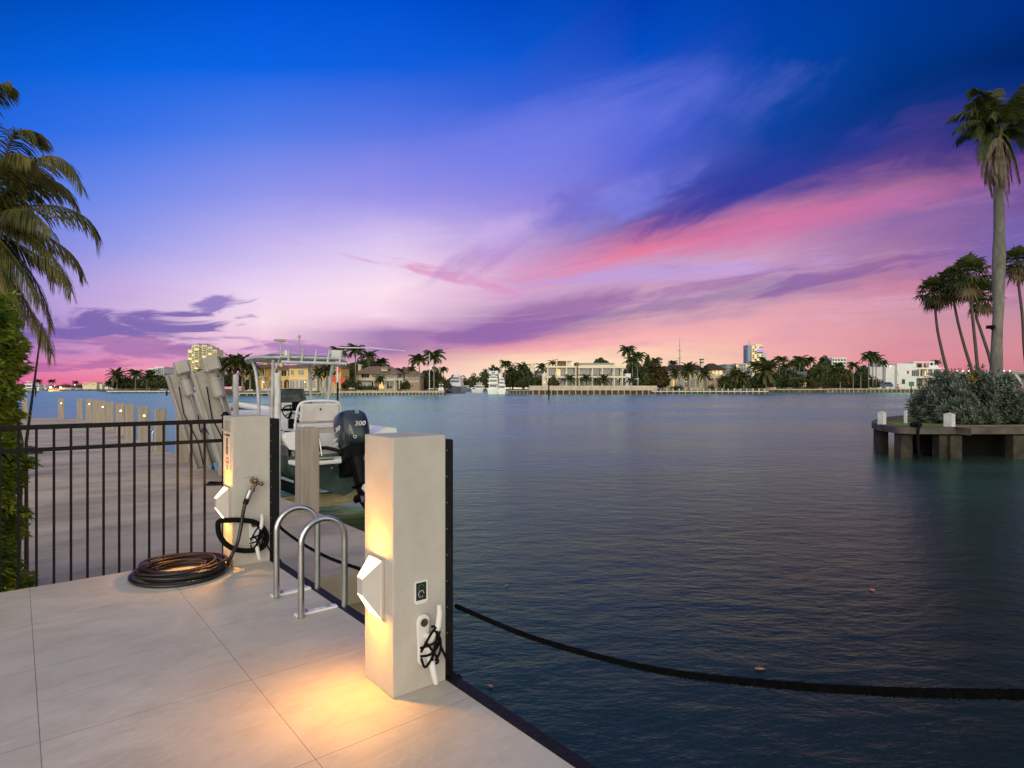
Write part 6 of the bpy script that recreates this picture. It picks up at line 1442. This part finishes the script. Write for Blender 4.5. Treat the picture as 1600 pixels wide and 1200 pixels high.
sp = MB().box(-.12, .12, -.12, .10, -.07, .07).cyl((0, -.12, 0), (-.10, -.22, -.06), .07, .09).cyl((.12, 0, 0), (.26, .1, 0), .03).build('spotlight', BLK, loc=S(1547.5, 511) + Vector((bx_, dR, GZ - .1)))
tag(sp, 'small black floodlight fixed high on the trunk of the tall palm', 'floodlight')

# fan palms
LF_F = leafmat('fan_palm_green', (.035, .055, .012), (.10, .115, .03), 1.0); SKIRT = leafmat('fan_palm_brown', (.09, .06, .035), (.17, .13, .075), 1.0, .8, .1)
def fan(mb, p, d_, rad, rn, nb=13):
    d_ = d_.normalized(); sd_ = d_.cross(Vector((0, 0, 1)))
    if sd_.length < .1: sd_ = Vector((1, 0, 0))
    sd_.normalize(); nn = sd_.cross(d_); q = p + d_ * rad * .55
    mb.tube([p, p + d_ * rad * .3 + nn * .03, q], [.02, .014, .01], 4); vs = []; fs = []
    for k in range(nb):
        a = R(-105 + 210 * k / (nb - 1)) ; b_ = (d_ * math.cos(a) + sd_ * math.sin(a)).normalized(); L_ = rad * (.62 - .12 * abs(a) / 1.8) * rn.uniform(.85, 1.1)
        w_ = nn.cross(b_) * rad * .045; m1 = q + b_ * L_ * .55; tip = q + b_ * L_ + Vector((0, 0, -L_ * rn.uniform(.2, .5)))
        j = len(vs); vs += [q, m1 - w_, tip, m1 + w_]; fs.append((j, j+1, j+2, j+3))
    mb.add(vs, fs)
def fan_palm(pts, d, rad, label, seed, z0=GZ):
    rad *= .80
    rn = random.Random(seed); W3 = [Vector((fx(px, d), d, fz(py, d))) for px, py in pts]; b_ = W3[0].copy()
    t0 = (W3[0] - W3[1]).normalized(); ft = W3[0] + t0 * ((W3[0].z - z0) / max(.2, -t0.z)); r = empty('fan_palm', ft, 0, label, 'palm tree', 'slender fan palms on the grassy point')
    P = smooth_path([Vector((0, 0, -.1))] + [p - ft for p in W3], 5); m = len(P)
    MB().tube(P, [.115 - .045 * i / m for i in range(m)], 9).build('trunk', TRKD, r)
    tp = P[-1]; mb = MB()
    for k in range(34):
        az = k * 2.39996; e = R(85) - (k / 34) * R(120)
        fan(mb, tp + Vector((0, 0, .1)), Vector((math.cos(az)*math.cos(e), math.sin(az)*math.cos(e), math.sin(e))), rad * rn.uniform(.85, 1.1), rn)
    mb.build('crown', LF_F, r); mb = MB()
    for k in range(9):
        az = k * 2.39996; e = R(-35) - rn.uniform(0, 1) * R(45)
        fan(mb, tp + Vector((0, 0, -.1)), Vector((math.cos(az)*math.cos(e), math.sin(az)*math.cos(e), math.sin(e))), rad * rn.uniform(.8, 1.05), rn)
    mb.build('skirt', SKIRT, r); return r
fan_palm([(1480, 582), (1471, 545), (1464, 510), (1459, 458)], 42, 1.55, 'fan palm leaning left, leftmost of the slender group', 1)
fan_palm([(1519, 580), (1508, 545), (1496, 500), (1486, 446)], 42, 1.7, 'fan palm leaning left, second of the slender group', 2)
fan_palm([(1529, 600), (1526, 560), (1521, 510), (1515, 452), (1512, 432)], 39, 1.75, 'upright fan palm, third and tallest of the slender group', 3)
fan_palm([(1553, 590), (1545, 555), (1532, 515), (1525, 490), (1534, 462)], 41, 1.6, 'fan palm crossing behind the thick trunk, fourth of the slender group', 4)
fan_palm([(1603, 570), (1600, 540), (1597, 490), (1590, 432), (1590, 412)], 42, 1.6, 'fan palm alone at the right edge beyond the thick trunk', 5)

# ------------------------------------------------------------------ near left: hedge and coconut palm
HL = leafmat('hedge_leaf', (.07, .13, .016), (.31, .38, .045), 3.0, .4, .3)
rn = random.Random(21); r = empty('green_hedge', D(-1.9, 4.0, -.3), 0, 'tall bright green leafy hedge at the left edge behind the fence', 'hedge')
base = D(-1.9, 4.0, -.3); vs = []; fs = []
def xb(z):  # right boundary of the hedge in metres at depth about 5
    py = HY - (z - CAMZ) * FP / 5.0
    pts_ = [(440, -18), (455, 4), (480, 14), (520, 20), (560, 24), (600, 22), (640, 10), (680, 8), (700, 22), (730, 30), (760, 20), (800, 22), (850, 20), (890, 14), (920, 32), (960, 36)]
    for (a, xa), (b, xb_) in zip(pts_, pts_[1:]):
        if a <= py <= b: return fx(xa + (xb_ - xa) * (py - a) / (b - a), 5.0)
    return fx(-18 if py < 440 else 36, 5.0)
rad = .62
def hedge_c(z):
    k = (fx(1, 1) and xb(z) / 5.0); n_ = math.sqrt(1 + k*k); return Vector((k*5.15 - rad*.95/n_, 5.15 + rad*.95*k/n_, z))
for k in range(12500):
    z = rn.uniform(-.25, 2.33); a = rn.uniform(-2.7, 1.6); q = rn.uniform(.66, 1.0) ** .7 * (1 + .07 * math.sin(z*13 + a*5) + .05*math.sin(z*31))
    c = hedge_c(z); p = c + Vector((math.cos(a)*rad*q, math.sin(a)*rad*q, 0))
    if z > 2.2: p.x -= rn.uniform(0, .3)
    d_ = Vector((math.cos(a), math.sin(a), rn.uniform(-.1, .7))) + Vector((rn.uniform(-.7, .7), rn.uniform(-.7, .7), 0)); d_.normalize()
    for z_ in range(5):
        ld = (d_ + Vector((rn.uniform(-.7, .7), rn.uniform(-.7, .7), rn.uniform(-.6, .5)))).normalized(); s_ = rn.uniform(.05, .09)
        wv = ld.cross(Vector((rn.uniform(-1, 1), rn.uniform(-1, 1), 1))).normalized() * s_ * .17; dn = Vector((0, 0, -s_*.25)); pp = p - base
        j = len(vs); vs += [pp, pp + ld*s_*.45 - wv, pp + ld*s_ + dn, pp + ld*s_*.45 + wv]; fs.append((j, j+1, j+2, j+3))
MB().add(vs, fs).build('foliage', HL, r)
mb = MB()
for k in range(12):
    x_ = fx(20, 5.0) - rn.uniform(.25, .9); y_ = 5.25 + rn.uniform(-.3, .3)
    mb.tube([Vector((x_, y_, -.3)) - base, Vector((x_ + rn.uniform(-.1, .1), y_, 1.0)) - base, Vector((x_ + rn.uniform(-.2, .15), y_, 2.1)) - base], [.02, .014, .006], 5)
mb.build('stems', TRKD, r)
# small ground lamp hidden in the hedge foot
gl_ = empty('garden_light', (fx(24, 5.05), 4.98, -.28), 0, 'small warm ground light glowing in the foot of the hedge', 'garden light')
MB().cyl((0, 0, 0), (0, 0, .05), .04, n=14).build('housing', BLK, gl_); MB().cyl((0, 0, .051), (0, 0, .058), .033, n=14).build('lens', LAMP, gl_)
l = bpy.data.lights.new('lamp', 'POINT'); l.energy = 2.2; l.color = (1, .55, .15); l.shadow_soft_size = .03
lo = bpy.data.objects.new('lamp', l); C.objects.link(lo); setp(lo, gl_); lo.location = (0, 0, .10)

LF_C = leafmat('coconut_green', (.035, .050, .012), (.17, .15, .035), .9); dC = 12.0
bC = Vector((fx(-25, dC), dC, -.3)); r = empty('coconut_palm', bC, 0, 'coconut palm with drooping leaves leaning in from the left edge', 'palm tree')
Q = lambda px, py, dd=0: Vector((fx(px, dC + dd) - bC.x, dd, fz(py, dC + dd) - bC.z))
MB().tube(smooth_path([Vector((.6, 0, -.1)), Q(5, 560), Q(6, 480), Q(2, 420), Q(-14, 375)], 6), [.17, .165, .16, .16, .16, .155, .15] + [.15] * 11 + [.19] * 4 + [.2, .2, .16], 12).build('trunk', mat('uplit_trunk', (.30, .17, .08), .85, scale=5, bump=.6, bscale=20, col2=(.16, .09, .045)), r)  # orange glow of the uplight put into the trunk colour
CF = [([(-20, 350), (-5, 290), (20, 215), (45, 203), (52, 208)], 0), ([(-20, 345), (20, 290), (60, 248), (100, 250), (128, 290)], -.3), ([(-20, 350), (20, 325), (90, 322), (140, 345), (152, 378)], .2), ([(-20, 355), (20, 352), (60, 378), (95, 418), (111, 455)], -.2), ([(-15, 360), (15, 385), (50, 430), (72, 475), (80, 510)], .3),
      ([(-10, 365), (15, 420), (45, 480), (70, 520), (80, 552)], 0), ([(-20, 340), (-40, 240), (-20, 150), (5, 130)], .3), ([(-20, 350), (5, 340), (40, 345), (70, 400), (85, 440)], .8), ([(-20, 350), (0, 310), (30, 275), (60, 270), (90, 300)], .9), ([(-15, 360), (5, 400), (20, 450), (40, 500)], -.5),
      ([(-20, 350), (-60, 300), (-110, 290), (-160, 330)], 0), ([(-20, 350), (-70, 340), (-120, 380), (-150, 440)], .4), ([(-20, 350), (-50, 400), (-80, 460)], .2), ([(-20, 350), (10, 330), (45, 330), (80, 360)], -1.0), ([(-20, 350), (-10, 280), (20, 240), (50, 250)], -.8), ([(-18, 352), (10, 370), (60, 400), (100, 430)], 1.0), ([(-20, 348), (0, 315), (40, 290), (90, 285), (118, 315)], .5), ([(-18, 356), (15, 350), (60, 362), (110, 395), (128, 425)], .6), ([(-18, 358), (5, 380), (35, 420), (62, 470)], -.3), ([(-18, 358), (0, 400), (20, 440), (50, 490), (66, 530)], .6), ([(-20, 345), (-15, 300), (0, 260), (25, 245), (45, 262)], .2)]
mb = MB(); rn = random.Random(31)
for L_, dd in CF:
    n_ = len(L_) - 1
    frond(mb, [Q(px, py, dd * k / n_) for k, (px, py) in enumerate(L_)], 105, .56, .026, .60, .022, rn=rn, segs=3, spread=.55, start=.10)
mb.build('crown', LF_C, r)
mb = MB()
for k in range(10):
    a = k * 2.4; mb.add([Vector(q) for q in (Q(-16, 372) + Vector((math.cos(a)*.1, math.sin(a)*.1, 0)), Q(-16, 372) + Vector((math.cos(a+.7)*.1, math.sin(a+.7)*.1, 0)), Q(0, 400) + Vector((math.cos(a)*.22, math.sin(a)*.22, rn.uniform(-.2, .2))))], [(0, 1, 2)])
mb.build('leaf_bases', mat('uplit_fibre', (.32, .18, .08), .9), r)  # leaf bases coloured with the same orange lamp glow
ul = empty('palm_uplight', (fx(4, 10.4), 10.4, -.3), 0, 'warm uplight at the foot of the coconut palm behind the hedge', 'garden light')
MB().cyl((0, 0, 0), (0, 0, .12), .06, .08, n=14).build('housing', BLK, ul); MB().cyl((0, 0, .121), (0, 0, .128), .07, n=14).build('lens', LAMP, ul)
l = bpy.data.lights.new('lamp', 'SPOT'); l.energy = 260; l.color = (1, .50, .16); l.spot_size = R(55); l.spot_blend = .8; l.shadow_soft_size = .05
lo = bpy.data.objects.new('lamp', l); C.objects.link(lo); setp(lo, ul); lo.location = (0, 0, .16); lo.rotation_euler = Vector((-.08, .32, 1)).to_track_quat('-Z', 'Y').to_euler()
# floating leaves on the water
LFM = mat('fallen_leaf', (.60, .26, .14), .7, var=.2, scale=30)
def wz_(px, py):
    d = (CAMZ - WATER) * FP / (py - HY); return Vector((fx(px, d), d, WATER + .012))
for i, (px, py, s_, lb) in enumerate(((1187, 1047, .045, 'orange fallen leaf floating beyond the sagging rope'), (1363, 923, .05, 'pale fallen leaf floating right of the middle'), (766, 1074, .03, 'small pale leaf floating near the deck edge'), (792, 916, .03, 'faint red leaf floating right of the nearest pillar'))):
    o = MB().add([(-s_, 0, 0), (-s_*.4, -s_*.55, .002), (s_*.5, -s_*.5, .004), (s_*1.1, 0, 0), (s_*.4, s_*.55, .003), (-s_*.5, s_*.5, .002), (0, 0, .008)], [(0, 1, 6), (1, 2, 6), (2, 3, 6), (3, 4, 6), (4, 5, 6), (5, 0, 6)]).build('floating_leaf', LFM, loc=wz_(px, py), rz=i * 1.3)
    tag(o, lb, 'leaf', 'fallen leaves floating on the water')
for k_, lst in PP.items():
    for i, pr in enumerate(lst):
        if (k_, i) not in used_p:
            for ch in kids(pr): bpy.data.objects.remove(ch)
            bpy.data.objects.remove(pr)
# more planting between the houses
for a in ((448, 462, 577, 606, 240, GI, LF_O, 'small olive tree before the middle of the yellow mansion'), (858, 872, 588, 604, 252, 1.2, LF_O, 'small green shrub tree at the left of the glass house'),
          (1002, 1022, 558, 604, 300, .6, LF_T, 'tall dark tree behind the pergola'), 
          (1124, 1166, 585, 607, 287, .4, LF_T, 'dark wide tree between the villa and the hotel tower'), (1208, 1236, 572, 605, 376, NB, LF_T, 'dark tree under the tall spread palm'), (1236, 1262, 566, 600, 392, NB, LF_T, 'dark tree behind the grey roofed house'), (1262, 1282, 574, 605, 364, NB, LF_T, 'dark tree right of the grey roofed house'), (1338, 1362, 575, 605, 378, NB, LF_T, 'dark tree left of the tall palm group'), (1350, 1372, 572, 600, 400, NB, LF_T, 'dark tree behind the tall palm group'),
          (804, 832, 570, 604, 300, .6, LF_T, 'dark tree behind the slim pale tower'), (700, 716, 588, 607, 420, .5, LF_T, 'dark tree behind the big bow on yacht'), (622, 640, 578, 606, 300, GI, LF_T, 'dark tree behind the garden pavilion'), (655, 672, 582, 607, 262, GI, LF_T, 'dark tree right of the salmon house'), (384, 400, 590, 609, 214, GI, LF_T, 'low dark tree at the left corner of the yellow mansion')):
    tree(*a, n=1100)
